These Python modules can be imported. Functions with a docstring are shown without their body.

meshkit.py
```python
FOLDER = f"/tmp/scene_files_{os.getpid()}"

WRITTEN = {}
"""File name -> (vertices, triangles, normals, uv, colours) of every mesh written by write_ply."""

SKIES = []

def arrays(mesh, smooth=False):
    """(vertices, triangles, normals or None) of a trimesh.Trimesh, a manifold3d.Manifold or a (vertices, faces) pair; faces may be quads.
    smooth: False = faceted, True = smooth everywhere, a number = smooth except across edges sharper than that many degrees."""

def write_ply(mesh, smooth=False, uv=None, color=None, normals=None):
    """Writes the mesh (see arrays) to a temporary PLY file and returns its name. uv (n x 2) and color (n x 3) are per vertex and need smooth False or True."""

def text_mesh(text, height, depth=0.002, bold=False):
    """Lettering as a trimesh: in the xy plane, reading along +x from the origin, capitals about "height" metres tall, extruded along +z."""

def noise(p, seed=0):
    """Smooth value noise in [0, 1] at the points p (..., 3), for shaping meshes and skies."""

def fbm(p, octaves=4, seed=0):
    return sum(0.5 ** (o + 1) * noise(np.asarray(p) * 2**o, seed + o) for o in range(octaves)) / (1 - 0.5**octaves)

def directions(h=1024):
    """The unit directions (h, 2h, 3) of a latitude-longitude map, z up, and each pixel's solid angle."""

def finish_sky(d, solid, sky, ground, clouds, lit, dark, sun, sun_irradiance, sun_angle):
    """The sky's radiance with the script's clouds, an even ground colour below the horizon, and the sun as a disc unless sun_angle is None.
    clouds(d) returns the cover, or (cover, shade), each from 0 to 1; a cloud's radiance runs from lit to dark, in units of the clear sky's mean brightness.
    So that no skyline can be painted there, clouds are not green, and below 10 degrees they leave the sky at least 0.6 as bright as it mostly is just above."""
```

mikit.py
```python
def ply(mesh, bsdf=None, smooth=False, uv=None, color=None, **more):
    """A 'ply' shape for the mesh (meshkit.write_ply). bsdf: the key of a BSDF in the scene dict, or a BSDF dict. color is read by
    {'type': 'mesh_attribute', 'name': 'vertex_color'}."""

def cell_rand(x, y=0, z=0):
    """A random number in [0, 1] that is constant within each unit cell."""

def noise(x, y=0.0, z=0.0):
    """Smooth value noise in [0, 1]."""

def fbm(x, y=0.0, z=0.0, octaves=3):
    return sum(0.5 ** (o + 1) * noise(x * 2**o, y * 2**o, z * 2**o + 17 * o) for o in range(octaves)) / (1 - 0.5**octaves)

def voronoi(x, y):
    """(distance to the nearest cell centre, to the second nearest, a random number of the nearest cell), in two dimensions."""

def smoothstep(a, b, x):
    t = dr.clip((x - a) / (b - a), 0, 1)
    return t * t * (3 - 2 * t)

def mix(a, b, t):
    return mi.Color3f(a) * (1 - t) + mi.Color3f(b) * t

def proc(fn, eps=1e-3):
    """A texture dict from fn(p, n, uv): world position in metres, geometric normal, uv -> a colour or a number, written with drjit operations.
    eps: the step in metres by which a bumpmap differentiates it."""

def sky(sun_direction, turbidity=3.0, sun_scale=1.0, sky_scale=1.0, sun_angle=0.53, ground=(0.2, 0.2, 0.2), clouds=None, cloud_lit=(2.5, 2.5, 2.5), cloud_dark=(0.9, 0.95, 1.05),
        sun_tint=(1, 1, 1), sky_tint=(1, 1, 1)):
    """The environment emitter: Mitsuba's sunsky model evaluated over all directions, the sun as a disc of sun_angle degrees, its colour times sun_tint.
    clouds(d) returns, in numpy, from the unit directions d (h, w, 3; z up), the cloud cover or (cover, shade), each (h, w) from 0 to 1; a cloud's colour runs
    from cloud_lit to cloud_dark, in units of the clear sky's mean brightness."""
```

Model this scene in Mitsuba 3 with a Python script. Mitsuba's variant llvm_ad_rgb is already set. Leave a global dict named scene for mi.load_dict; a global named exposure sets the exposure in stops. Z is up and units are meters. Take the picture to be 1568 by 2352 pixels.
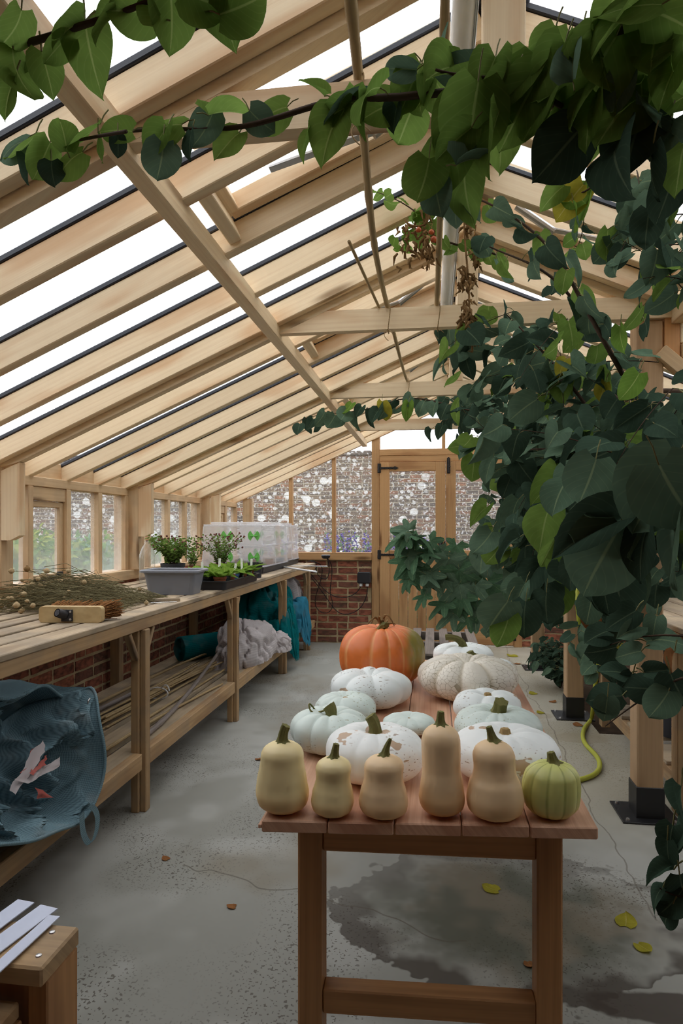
import math, random
import numpy as np
import drjit as dr
import mitsuba as mi
import trimesh
import manifold3d as m3
import mikit
import meshkit
from mikit import proc, noise, fbm, voronoi, cell_rand, smoothstep, mix

T = mi.ScalarTransform4f
rng = np.random.default_rng(7)
random.seed(7)
scene, labels = {}, {}

# ------------------------------------------------------------------ camera, sky, exposure
EYE = np.array([0.0, 0.0, 1.25])
YAW = math.atan(211 / 1500)
FWD = np.array([-math.sin(YAW), math.cos(YAW), 0.0])
RGT = np.array([math.cos(YAW), math.sin(YAW), 0.0])
scene['camera'] = {
    'type': 'perspective', 'fov_axis': 'x', 'fov': 2 * math.degrees(math.atan(784 / 1500)),
    'principal_point_offset_y': -(1213 - 1176) / 2352,
    'near_clip': 0.02, 'far_clip': 200.0,
    'to_world': T().look_at(origin=EYE.tolist(), target=(EYE + FWD).tolist(), up=[0, 0, 1]),
}


def overcast(d):
    n = meshkit.fbm(d * 2.2 + 5.0, 5, 3)
    shade = np.clip((n - 0.45) * 1.6, 0, 1) * 0.35
    return np.full(d.shape[:2], 0.94), shade


scene['sky'] = mikit.sky((0.25, 0.35, 0.9), turbidity=4.0, sun_scale=0.0, sky_scale=1.0, clouds=overcast,
                         cloud_lit=(2.3, 2.34, 2.40), cloud_dark=(1.45, 1.56, 1.74), ground=(0.22, 0.22, 0.2))
exposure = 3.18


def at(u, v, y):
    """The point at depth y (metres along the house) that lies on the line of sight through (u, v): used to measure the place."""
    r = FWD * 1500 + RGT * (u - 784) + np.array([0, 0, 1213.0 - v])
    return EYE + r * (y / r[1])


def atz(u, v, z):
    r = FWD * 1500 + RGT * (u - 784) + np.array([0, 0, 1213.0 - v])
    return EYE + r * ((z - EYE[2]) / r[2])


# ------------------------------------------------------------------ helpers
counts = {}


def numbered(key):
    n = counts.get(key, 0)
    counts[key] = n + 1
    return key if n == 0 else f'{key}_{n:03d}'


def tag(key, label=None, cat=None, group=None, kind=None):
    d = {}
    if label: d['label'] = label
    if cat: d['category'] = cat
    if group: d['group'] = group
    if kind: d['kind'] = kind
    labels[key] = d
    return key


def thing(name, label, cat, group=None):
    return tag(numbered(name), label, cat, group)


_hull = None


def chbox(l, w, h, c=0.003):
    """Chamfered box centred at the origin, its length along x; uv = (along, across), shifted at random so that no two pieces share grain."""
    global _hull
    S = np.array([[a, b, d] for a in (-1, 1) for b in (-1, 1) for d in (-1, 1)], float)

    def pts(e, c):
        out = []
        for k in range(3):
            q = S * (e - c)
            q[:, k] = S[:, k] * e[k]
            out.append(q)
        return np.vstack(out)
    if _hull is None:
        _hull = _faces(pts(np.ones(3), 0.2))
    e = np.array([l, w, h]) / 2
    V = pts(e, min(c, 0.3 * min(e)))
    o = rng.integers(0, 150)
    uv = np.stack([V[:, 0] + rng.uniform(0, 9), V[:, 1] + V[:, 2] * 0.8 + 10.0 * o], 1)
    return V, _hull, uv


def _faces(P):
    h = trimesh.convex.convex_hull(P)
    _, idx = zip(*[(0, int(np.argmin(((P - v) ** 2).sum(1)))) for v in h.vertices])
    return np.array(idx)[h.faces]


def beam(p0, p1, w, h, up=(0, 0, 1), c=0.003):
    """Beam between the centres of its two ends: w across, h along up."""
    p0, p1 = np.asarray(p0, float), np.asarray(p1, float)
    d = p1 - p0
    L = np.linalg.norm(d)
    x = d / L
    y = np.cross(np.asarray(up, float), x)
    if np.linalg.norm(y) < 1e-6: y = np.cross([0, 1, 0], x)
    y /= np.linalg.norm(y)
    z = np.cross(x, y)
    V, F, uv = chbox(L, w, h, c)
    return V @ np.stack([x, y, z]) + (p0 + p1) / 2, F, uv


def box(x0, x1, y0, y1, z0, z1, c=0.003, axis=None):
    """World-aligned chamfered box with the grain along its longest side (or the given axis)."""
    lo, hi = np.minimum([x0, y0, z0], [x1, y1, z1]), np.maximum([x0, y0, z0], [x1, y1, z1])
    e = hi - lo
    a = int(np.argmax(e)) if axis is None else axis
    b, d = [k for k in range(3) if k != a]
    V, F, uv = chbox(e[a], e[b], e[d], c)
    W = np.zeros_like(V)
    W[:, a], W[:, b], W[:, d] = V[:, 0], V[:, 1], V[:, 2]
    if a == 1: F = F[:, ::-1]
    return W + (lo + hi) / 2, F, uv


def cat(*ms):
    V, F, U, n = [], [], [], 0
    for m in ms:
        V.append(m[0]); F.append(np.asarray(m[1]) + n); n += len(m[0])
        U.append(m[2] if len(m) > 2 and m[2] is not None else np.zeros((len(m[0]), 2)))
    return np.vstack(V), np.vstack(F), np.vstack(U)


def put(key, m, mat, smooth=False, parent=None, to_world=None, color=None):
    key = numbered(key if parent is None else f'{parent}__{key}')
    if isinstance(m, dict):
        d = dict(m)
    else:
        if hasattr(m, 'vertices'): m = (np.array(m.vertices), np.array(m.faces))
        uv = m[2] if len(m) > 2 and (smooth is False or smooth is True) else None
        d = mikit.ply((m[0], m[1]), mat, smooth=smooth, uv=uv, color=color)
    if to_world is not None: d['to_world'] = to_world
    scene[key] = d
    return key


def poly_prism(pts, y0, y1, axis=1):
    """A polygon in the xz plane (axis 1), or yz plane (axis 0), extruded between y0 and y1."""
    from shapely.geometry import Polygon
    m = trimesh.creation.extrude_polygon(Polygon(pts), abs(y1 - y0), engine='earcut')
    V = np.array(m.vertices)
    if axis == 1: W = np.stack([V[:, 0], min(y0, y1) + V[:, 2], V[:, 1]], 1); F = m.faces[:, ::-1]
    elif axis == 0: W = np.stack([min(y0, y1) + V[:, 2], V[:, 0], V[:, 1]], 1); F = m.faces
    else: W = np.stack([V[:, 0], V[:, 1], min(y0, y1) + V[:, 2]], 1); F = m.faces
    o = 10.0 * rng.integers(0, 150)
    ext = np.ptp(W, axis=0)
    a = int(np.argmax(ext)); b, d = [k for k in range(3) if k != a]
    return W, np.array(F), np.stack([W[:, a], W[:, b] + 0.8 * W[:, d] + o], 1)


def tube(P, R, n=8, caps=True, uvs=None):
    P = np.asarray(P, float)
    R = np.broadcast_to(np.asarray(R, float), (len(P),))
    t = np.gradient(P, axis=0)
    t /= np.linalg.norm(t, axis=1, keepdims=True) + 1e-12
    a = np.cross(t[0], [0.31, 0.2, 0.93]); a /= np.linalg.norm(a)
    A = []
    for k in range(len(P)):
        a = a - t[k] * (a @ t[k]); a /= np.linalg.norm(a) + 1e-12
        A.append(a)
    A = np.array(A); B = np.cross(t, A)
    g = np.arange(n) * 2 * np.pi / n
    V = P[:, None] + R[:, None, None] * (np.cos(g)[None, :, None] * A[:, None] + np.sin(g)[None, :, None] * B[:, None])
    V = V.reshape(-1, 3)
    i, j = np.meshgrid(np.arange(len(P) - 1), np.arange(n), indexing='ij')
    q = np.stack([i * n + j, i * n + (j + 1) % n, (i + 1) * n + (j + 1) % n, (i + 1) * n + j], -1).reshape(-1, 4)
    F = np.vstack([q[:, [0, 1, 2]], q[:, [0, 2, 3]]])
    s = np.concatenate([[0], np.cumsum(np.linalg.norm(np.diff(P, axis=0), axis=1))])
    UV = np.stack([np.repeat(s, n), np.tile(g / 6.283, len(P)) * 0.1 + 10.0 * rng.integers(0, 150)], 1)
    if caps:
        V = np.vstack([V, P[:1], P[-1:]]); c0, c1 = len(V) - 2, len(V) - 1
        k = np.arange(n); e = (len(P) - 1) * n
        F = np.vstack([F, np.stack([np.full(n, c0), (k + 1) % n, k], 1), np.stack([np.full(n, c1), e + k, e + (k + 1) % n], 1)])
        UV = np.vstack([UV, UV[:1], UV[-2:-1]])
    return V, F, UV


def spline(pts, n=24):
    from scipy.interpolate import PchipInterpolator, CubicSpline
    pts = np.asarray(pts, float)
    if len(pts) < 3: return np.linspace(pts[0], pts[-1], n)
    s = np.concatenate([[0], np.cumsum(np.linalg.norm(np.diff(pts, axis=0), axis=1))])
    return CubicSpline(s, pts)(np.linspace(0, s[-1], n))


def lathe(prof, n=32, twist=None):
    """prof: rows (r, z). Axis z. Closed at poles where r is 0."""
    prof = np.asarray(prof, float)
    g = np.arange(n) * 2 * np.pi / n
    V = np.stack([prof[:, None, 0] * np.cos(g), prof[:, None, 0] * np.sin(g), np.repeat(prof[:, 1:2], n, 1)], -1).reshape(-1, 3)
    i, j = np.meshgrid(np.arange(len(prof) - 1), np.arange(n), indexing='ij')
    q = np.stack([i * n + j, i * n + (j + 1) % n, (i + 1) * n + (j + 1) % n, (i + 1) * n + j], -1).reshape(-1, 4)
    F = np.vstack([q[:, [0, 1, 2]], q[:, [0, 2, 3]]])
    uv = np.stack([np.tile(g / 6.283, len(prof)), np.repeat(np.linspace(0, 1, len(prof)), n)], 1)
    return V, F, uv


def move(m, t=(0, 0, 0), rz=0.0, s=1.0, R=None):
    V = np.asarray(m[0]) * s
    if R is not None: V = V @ np.asarray(R).T
    c, q = math.cos(rz), math.sin(rz)
    V = V @ np.array([[c, q, 0], [-q, c, 0], [0, 0, 1]]) + np.asarray(t, float)
    return (V,) + tuple(m[1:])


# ------------------------------------------------------------------ materials
def rgb(r, g, b):
    """sRGB 0..255 -> linear"""
    return [((c / 255 + 0.055) / 1.055) ** 2.4 if c > 10 else c / 255 / 12.92 for c in (r, g, b)]


def mat(name, color, rough=0.6, spec=0.4, **more):
    base = {'type': 'rgb', 'value': color} if isinstance(color, (list, tuple)) else proc(color)
    scene[name] = {'type': 'twosided', 'bsdf': {'type': 'principled', 'base_color': base, 'roughness': rough, 'specular': spec, **more}}


def wood(name, light, dark, stain, rough=0.55, grain=1.0, dirt=0.0, stain_amount=0.5, spec=0.3):
    L, D, S = (mi.Color3f(*c) for c in (light, dark, stain))

    def f(p, n, uv):
        u, v = uv.x, uv.y
        piece = dr.floor(v / 10 + 0.5)
        r1 = cell_rand(piece, 3, 1)
        w = v + 0.02 * (fbm(u * 1.3, piece * 3.7, 0, 2) - 0.5)
        rings = 0.5 + 0.5 * dr.sin(w * (220 + 160 * r1) + 9 * fbm(u * 0.9, w * 9, piece, 2))
        fine = fbm(u * 7, w * 420, piece, 2)
        t = dr.clip(grain * (0.26 * rings * rings + 0.55 * fine) - 0.08, 0, 1)
        c = mix(L, D, t * 0.5)
        d1, _, k = voronoi(u * 1.15 + piece * 0.37, w * 7 + piece)
        knot = smoothstep(0.16, 0.03, d1) * (k > 0.72)
        c = mix(c, D * 0.55, knot)
        st = smoothstep(0.52, 0.78, fbm(u * 2.1, w * 14, piece + 5, 3)) * stain_amount
        c = mix(c, S, st)
        if dirt: c = mix(c, mi.Color3f(*rgb(128, 118, 104)), dirt * smoothstep(0.35, 0.7, fbm(p.x * 9, p.y * 9, p.z * 9, 3)))
        return c * (0.90 + 0.18 * r1)
    mat(name, f, rough, spec)


wood('mat_timber', rgb(228, 208, 174), rgb(198, 165, 124), rgb(188, 136, 84), 0.5, stain_amount=0.5)
wood('mat_frame', rgb(206, 178, 140), rgb(166, 130, 92), rgb(170, 122, 78), 0.55, dirt=0.2)
wood('mat_door', rgb(194, 154, 108), rgb(148, 106, 66), rgb(140, 92, 56), 0.5, stain_amount=0.5)
wood('mat_bench', rgb(172, 142, 104), rgb(118, 88, 58), rgb(120, 84, 52), 0.65, dirt=0.35)
wood('mat_slat', rgb(176, 158, 132), rgb(126, 106, 82), rgb(112, 92, 72), 0.75, dirt=0.6)
wood('mat_table', rgb(206, 166, 138), rgb(164, 112, 84), rgb(152, 94, 66), 0.5, grain=1.25)
wood('mat_tableleg', rgb(172, 128, 84), rgb(124, 86, 54), rgb(112, 74, 44), 0.5)
wood('mat_pallet', rgb(128, 118, 110), rgb(84, 76, 70), rgb(70, 64, 60), 0.85, grain=1.3)
wood('mat_post', rgb(190, 158, 122), rgb(150, 116, 82), rgb(132, 96, 64), 0.55)
wood('mat_redboard', rgb(200, 150, 100), rgb(160, 108, 66), rgb(150, 96, 58), 0.5)


def concrete(p, n, uv):
    b = mix(rgb(154, 155, 148), rgb(128, 128, 120), fbm(p.x * 1.3, p.y * 1.3, 0, 3))
    b = mix(b, rgb(178, 179, 174), 0.4 * smoothstep(0.5, 0.75, fbm(p.x * 4 + 9, p.y * 4, 2, 3)))
    b = mix(b, rgb(122, 112, 92), 0.6 * smoothstep(0.55, 0.8, fbm(p.x * 2.1 + 4, p.y * 1.7 + 7, 1, 4)))
    sp = smoothstep(0.77, 0.82, noise(p.x * 190, p.y * 190, 1)) * smoothstep(0.35, 0.65, fbm(p.x * 3, p.y * 3, 5, 2))
    b = mix(b, rgb(70, 62, 52), 0.75 * sp)
    # dried and still damp puddle marks round the table
    w = 0.75 * (fbm(p.x * 4.5, p.y * 4.5, 8, 4) - 0.5) + 0.35 * (fbm(p.x * 26, p.y * 26, 3, 2) - 0.5)
    def blot(cx, cy, rx, ry):
        return dr.sqrt(dr.square((p.x - cx) / rx) + dr.square((p.y - cy) / ry)) + 0.55 * w
    d = blot(0.24, 2.19, 0.56, 0.40)
    edge = smoothstep(1.01, 0.985, d) * smoothstep(0.72, 0.92, d + 0.5 * (fbm(p.x * 7, p.y * 7, 3, 2) - 0.5)) * (0.55 + 0.45 * smoothstep(2.3, 2.0, p.y))
    inner = smoothstep(0.98, 0.45, d)
    b = mix(b, mix(rgb(72, 74, 58), rgb(104, 96, 78), smoothstep(0.4, 0.65, fbm(p.x * 6, p.y * 6, 2, 3))), 0.88 * inner)
    b = mix(b, rgb(58, 50, 40), 0.85 * edge)
    d2 = dr.minimum(blot(0.66, 1.80, 0.26, 0.07), blot(0.55, 1.66, 0.3, 0.06))
    b = mix(b, rgb(58, 48, 38), 0.88 * smoothstep(1.0, 0.85, d2))
    d3 = dr.minimum(blot(0.86, 4.05, 0.16, 0.1), blot(0.6, 4.5, 0.2, 0.1))
    b = mix(b, rgb(120, 112, 98), 0.6 * smoothstep(1.0, 0.9, d3))
    b = mix(b, rgb(176, 166, 140), 0.45 * smoothstep(0.25, 0.7, p.x + 0.2 * (fbm(p.x * 2, p.y * 2, 6, 2) - 0.5)) * smoothstep(2.5, 3.3, p.y))  # warm daylight on the right of the floor, painted into the colour
    # hairline cracks
    c1 = dr.abs(p.y - 2.06 + 0.3 * p.x - 0.16 * (fbm(p.x * 5, 3, 1, 3) - 0.5))
    b = mix(b, rgb(84, 78, 66), 0.7 * smoothstep(0.006, 0.001, c1) * (p.x < 0.1) * (p.x > -0.92))
    c2 = dr.abs(p.x - 0.72 - 0.12 * (fbm(p.y * 3, 5, 4, 4) - 0.5))
    b = mix(b, rgb(96, 90, 78), 0.6 * smoothstep(0.005, 0.001, c2) * (p.y > 2.2))
    return b


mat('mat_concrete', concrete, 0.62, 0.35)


def soil(p, n, uv):
    return mix(rgb(74, 60, 46), rgb(40, 32, 26), fbm(p.x * 14, p.y * 14, p.z * 14, 4))


mat('mat_soil', soil, 0.95, 0.1)


def brickcol(base, dark, lichen=0.0, soot=0.0):
    B, D = mi.Color3f(*base), mi.Color3f(*dark)

    def f(p, n, uv):
        c = mix(B, D, smoothstep(0.3, 0.75, fbm(p.x * 26 + p.y * 17, p.z * 60, p.y * 26, 3)))
        if soot: c = mix(c, rgb(104, 98, 92), soot * smoothstep(0.35, 0.65, fbm(p.x * 1.4, p.z * 1.8, p.y, 3)))
        if lichen: c = lich(c, p, lichen)
        return c
    return f


def lich(c, p, k):
    """White and grey lichen rosettes and limewash specks on the old wall; few of them on the newer brickwork past x = 1.2."""
    old = smoothstep(0.5, -0.6, p.x) * k
    z1, _, r1 = voronoi(p.x * 2.6, p.z * 2.9)
    big = smoothstep(0.22, 0.18, z1) * (r1 > 0.5)
    z2, _, r2 = voronoi(p.x * 9 + 3, p.z * 9.5)
    dense = smoothstep(0.40, 0.62, fbm(p.x * 1.1, p.z * 1.3, 4, 2))
    small = smoothstep(0.36, 0.28, z2) * (r2 > 0.84 - 0.3 * dense)
    c = mix(c, rgb(232, 232, 228), dr.clip((0.9 * big + 0.75 * small) * old, 0, 1))
    sp2 = smoothstep(0.70, 0.76, noise(p.x * 45, p.z * 45, 2))
    return mix(c, rgb(225, 225, 225), 0.6 * sp2 * k)


reds = [(rgb(158, 98, 78), rgb(112, 70, 58)), (rgb(144, 88, 70), rgb(96, 64, 54)), (rgb(168, 108, 84), rgb(128, 80, 64)), (rgb(128, 86, 72), rgb(94, 72, 60))]
for k, (a, b) in enumerate(reds): mat(f'mat_brick{k}', brickcol(a, b), 0.9, 0.15)
olds = [(rgb(132, 110, 98), rgb(100, 88, 80)), (rgb(120, 108, 100), rgb(92, 84, 78)), (rgb(158, 116, 92), rgb(118, 92, 78)), (rgb(140, 122, 104), rgb(104, 94, 84))]
for k, (a, b) in enumerate(olds): mat(f'mat_oldbrick{k}', brickcol(a, b, 1.0, 0.5), 0.95, 0.1)
mat('mat_mortar', lambda p, n, uv: mix(rgb(198, 182, 146), rgb(164, 146, 114), fbm(p.x * 20, p.y * 20, p.z * 20, 3)), 0.95, 0.1)
mat('mat_oldmortar', lambda p, n, uv: lich(mix(rgb(190, 180, 162), rgb(160, 150, 132), fbm(p.x * 9, p.y * 9, p.z * 9, 3)), p, 0.7), 0.95, 0.1)
scene['mat_glass'] = {'type': 'thindielectric', 'int_ior': 1.5}


def mist(p, n, uv):
    return 0.10 + 0.22 * smoothstep(1.35, 0.95, p.z + 0.2 * (fbm(p.x * 5, p.y * 5, p.z * 5, 3) - 0.5)) + 0.08 * fbm(p.x * 30, p.y * 30, p.z * 30, 2)


def film(name, weight, tint):
    scene[name] = {'type': 'blendbsdf', 'weight': weight, 'a': {'type': 'thindielectric', 'int_ior': 1.5},
                   'b': {'type': 'principledthin', 'base_color': {'type': 'rgb', 'value': tint}, 'roughness': 0.7, 'diff_trans': 1.2, 'spec_trans': 0.0}}


film('mat_mistglass', proc(mist), [0.85, 0.88, 0.88])
film('mat_gableglass', {'type': 'rgb', 'value': 0.05}, [0.85, 0.88, 0.88])
mat('mat_blackstrip', rgb(34, 38, 48), 0.35, 0.5)
mat('mat_blackiron', rgb(26, 26, 28), 0.45, 0.5)
mat('mat_aluminium', [0.55, 0.57, 0.6], 0.35, 0.5, metallic=0.9)
mat('mat_screw', [0.6, 0.6, 0.6], 0.3, 0.5, metallic=0.9)
mat('mat_whiteplastic', rgb(226, 230, 232), 0.3, 0.5)
mat('mat_blackplastic', rgb(38, 38, 42), 0.45, 0.45)

#@STRUCTURE
# ------------------------------------------------------------------ floor
floor = tag('floor', 'pale grey concrete floor with damp stains round the pumpkin table', None, None, 'structure')
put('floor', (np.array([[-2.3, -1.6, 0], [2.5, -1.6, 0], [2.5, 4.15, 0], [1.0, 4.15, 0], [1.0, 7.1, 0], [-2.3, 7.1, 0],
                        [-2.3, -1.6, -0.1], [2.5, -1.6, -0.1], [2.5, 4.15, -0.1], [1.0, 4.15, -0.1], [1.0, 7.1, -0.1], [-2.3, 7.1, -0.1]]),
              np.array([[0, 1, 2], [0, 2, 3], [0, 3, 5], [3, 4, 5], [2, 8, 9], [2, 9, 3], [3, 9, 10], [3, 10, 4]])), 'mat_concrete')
n = 60
gx, gy = np.meshgrid(np.linspace(0.99, 2.44, n), np.linspace(4.14, 7.04, n), indexing='ij')
gz = -0.09 + 0.08 * meshkit.fbm(np.stack([gx * 6, gy * 6, gx * 0], -1), 4, 2)
i, j = np.meshgrid(np.arange(n - 1), np.arange(n - 1), indexing='ij')
q = np.stack([i * n + j, (i + 1) * n + j, (i + 1) * n + j + 1, i * n + j + 1], -1).reshape(-1, 4)
tag('soil_bed', 'bare dark soil bed beside the concrete floor', None, None, 'stuff')
put('soil_bed', (np.stack([gx, gy, gz], -1).reshape(-1, 3), q), 'mat_soil', smooth=True)

# ------------------------------------------------------------------ bricks
BL, BH, BD, JT = 0.211, 0.062, 0.1, 0.014


def brick_variant(seed, rough=0.003):
    b = trimesh.creation.box([BL, 0.06, BH]).subdivide()
    v = np.array(b.vertices)
    v *= 1 - 0.05 * (np.abs(v) > np.array([BL, 0.06, BH]) * 0.49).sum(1, keepdims=True).clip(1) * np.array([0.25, 0.0, 0.8])[None] * 0.5
    v += rough * 2 * (np.stack([meshkit.noise(v * 40 + 31 * k, seed) for k in range(3)], 1) - 0.5)
    return v, np.array(b.faces)


BRICKS = [brick_variant(s) for s in range(6)]
BPLY = {}


def lay(parent, origin, direction, length, z0, courses, mats, limit=300, skip=None, keep=None, tone=None, proud=0.0035, rot=0.0, lap=0.5):
    """Stretcher bond on the face through origin along the horizontal unit vector direction. Bricks stand proud of the mortar. keep() orders them:
    the first limit become parts, the rest are joined into one part."""
    d = np.asarray(direction, float)
    ang = math.degrees(math.atan2(d[1], d[0]))
    spots = []
    for c in range(courses):
        o = -(BL + JT) * (lap * (c % 2)) - rng.uniform(0, 0.012)
        k = 0
        while o < length - 0.03:
            a, b = max(o, 0), min(o + BL, length)
            if rng.random() < 0.1: b = min(o + BL * 0.48, length)
            if b - a > 0.04:
                mid = (a + b) / 2
                p = np.asarray(origin, float) + d * mid + np.array([0, 0, z0 + c * 0.075 + BH / 2 + 0.005])
                if skip is None or not skip(p): spots.append((p, b - a))
            o = b + JT
    if keep is not None: spots.sort(key=lambda s: keep(s[0]))
    nrm = np.array([d[1], -d[0], 0.0])
    rest = []
    for idx, (p, l) in enumerate(spots):
        k = rng.integers(len(BRICKS)); mk = mats[rng.integers(len(mats)) if tone is None else tone(p)]
        pr = rng.uniform(-0.002, 0.003)
        if idx < limit:
            if (k, mk) not in BPLY: BPLY[(k, mk)] = mikit.ply(BRICKS[k], mk)
            put('brick', BPLY[(k, mk)], None, parent=parent,
                to_world=T().translate((p + nrm * (proud - 0.03 + pr)).tolist()).rotate([0, 0, 1], ang).scale([l / BL, 1, rng.uniform(0.96, 1.02)]))
        else:
            V, F = BRICKS[k]
            c, s = d[0], d[1]
            W = np.stack([V[:, 0] * l / BL * c - V[:, 1] * s, V[:, 0] * l / BL * s + V[:, 1] * c, V[:, 2]], 1) + p + nrm * (proud - 0.03 + pr)
            rest.append((mk, W, F))
    for mk in sorted(set(r[0] for r in rest)):
        ms = [(W, F) for m_, W, F in rest if m_ == mk]
        key = put('brickwork', cat(*ms)[:2], mk, parent=parent)
        labels[key] = {'kind': 'stuff'}


RED = [f'mat_brick{k}' for k in range(4)]
OLD = [f'mat_oldbrick{k}' for k in range(4)]
Y0, YG = -1.5, 7.04                      # the house runs from Y0 to the gable at YG
RIDGE, SLOPE = 0.15, 0.4385

# wall_left: dwarf brick wall, timber frame with panes
wl = tag('wall_left', 'low brick wall with a timber frame of narrow misted panes above the bench', None, None, 'structure')
put('mortar', box(-2.3, -2.15, Y0, YG + 0.1, 0, 0.885, 0.001), 'mat_mortar', parent=wl)
lay(wl, (-2.15, 1.0, 0), (0, 1, 0), YG - 1.0, 0, 12, RED, keep=lambda p: p[1])
put('sill', box(-2.3, -2.125, Y0, YG, 0.885, 0.952), 'mat_frame', parent=wl)
put('head_rail', box(-2.27, -2.165, Y0, YG, 1.482, 1.535), 'mat_frame', parent=wl)
put('eaves_board', box(-2.24, -2.2, Y0, YG, 1.535, 1.63), 'mat_frame', parent=wl)
TR = [-0.07 + 1.5 * k for k in range(5)]  # front faces of the trusses
CR = [1.405 + 0.375 * j for j in range(-7, 16)]   # centres of the common rafters
put('shade_panel', box(-2.3, -2.17, Y0, 2.25, 0.952, 1.482, 0.001), 'mat_brick1', parent=wl)  # unseen panel in place of panes, added to darken the foreground
for j, y in enumerate(CR):
    post = abs((y - 1.405) / 1.5 - round((y - 1.405) / 1.5)) < 0.01 and y < 7
    if post: put('post', box(-2.28, -2.092, y + 0.025, y + 0.12, 0.952, 1.56), 'mat_frame', parent=wl)
    if y < 2.2: continue
    put('mullion', box(-2.225, -2.165, y - 0.022, y + (0.024 if not post else 0.024), 0.952, 1.482), 'mat_frame', parent=wl)
    if j + 1 < len(CR):
        y1 = CR[j + 1]
        a = y + (0.12 if post else 0.024)
        if round((y - 3.305) / 0.375) in (0, 8):   # the opening casement: deeper head, own frame, black stay
            put('head_panel', box(-2.215, -2.175, a, y1 - 0.022, 1.405, 1.482), 'mat_frame', parent=wl)
            f = put('casement', cat(box(-2.225, -2.19, a + 0.002, a + 0.034, 0.954, 1.403), box(-2.225, -2.19, y1 - 0.058, y1 - 0.024, 0.954, 1.403),
                                    box(-2.225, -2.19, a + 0.002, y1 - 0.024, 1.37, 1.403), box(-2.225, -2.19, a + 0.002, y1 - 0.024, 0.954, 0.985)), 'mat_frame', parent=wl)
            put('stay', cat(box(-2.185, -2.165, a + 0.03, y1 - 0.07, 0.953, 0.972), box(-2.185, -2.165, y1 - 0.1, y1 - 0.06, 0.972, 0.995)), 'mat_blackiron', parent=f)
            put('pane', (np.array([[-2.207, a + 0.03, 0.98], [-2.207, y1 - 0.055, 0.98], [-2.207, y1 - 0.055, 1.375], [-2.207, a + 0.03, 1.375]]), np.array([[0, 1, 2, 3]])), 'mat_mistglass', parent=f)
        else:
            put('pane', (np.array([[-2.197, a, 0.952], [-2.197, y1 - 0.022, 0.952], [-2.197, y1 - 0.022, 1.482], [-2.197, a, 1.482]]), np.array([[0, 1, 2, 3]])), 'mat_mistglass', parent=wl)

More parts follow.
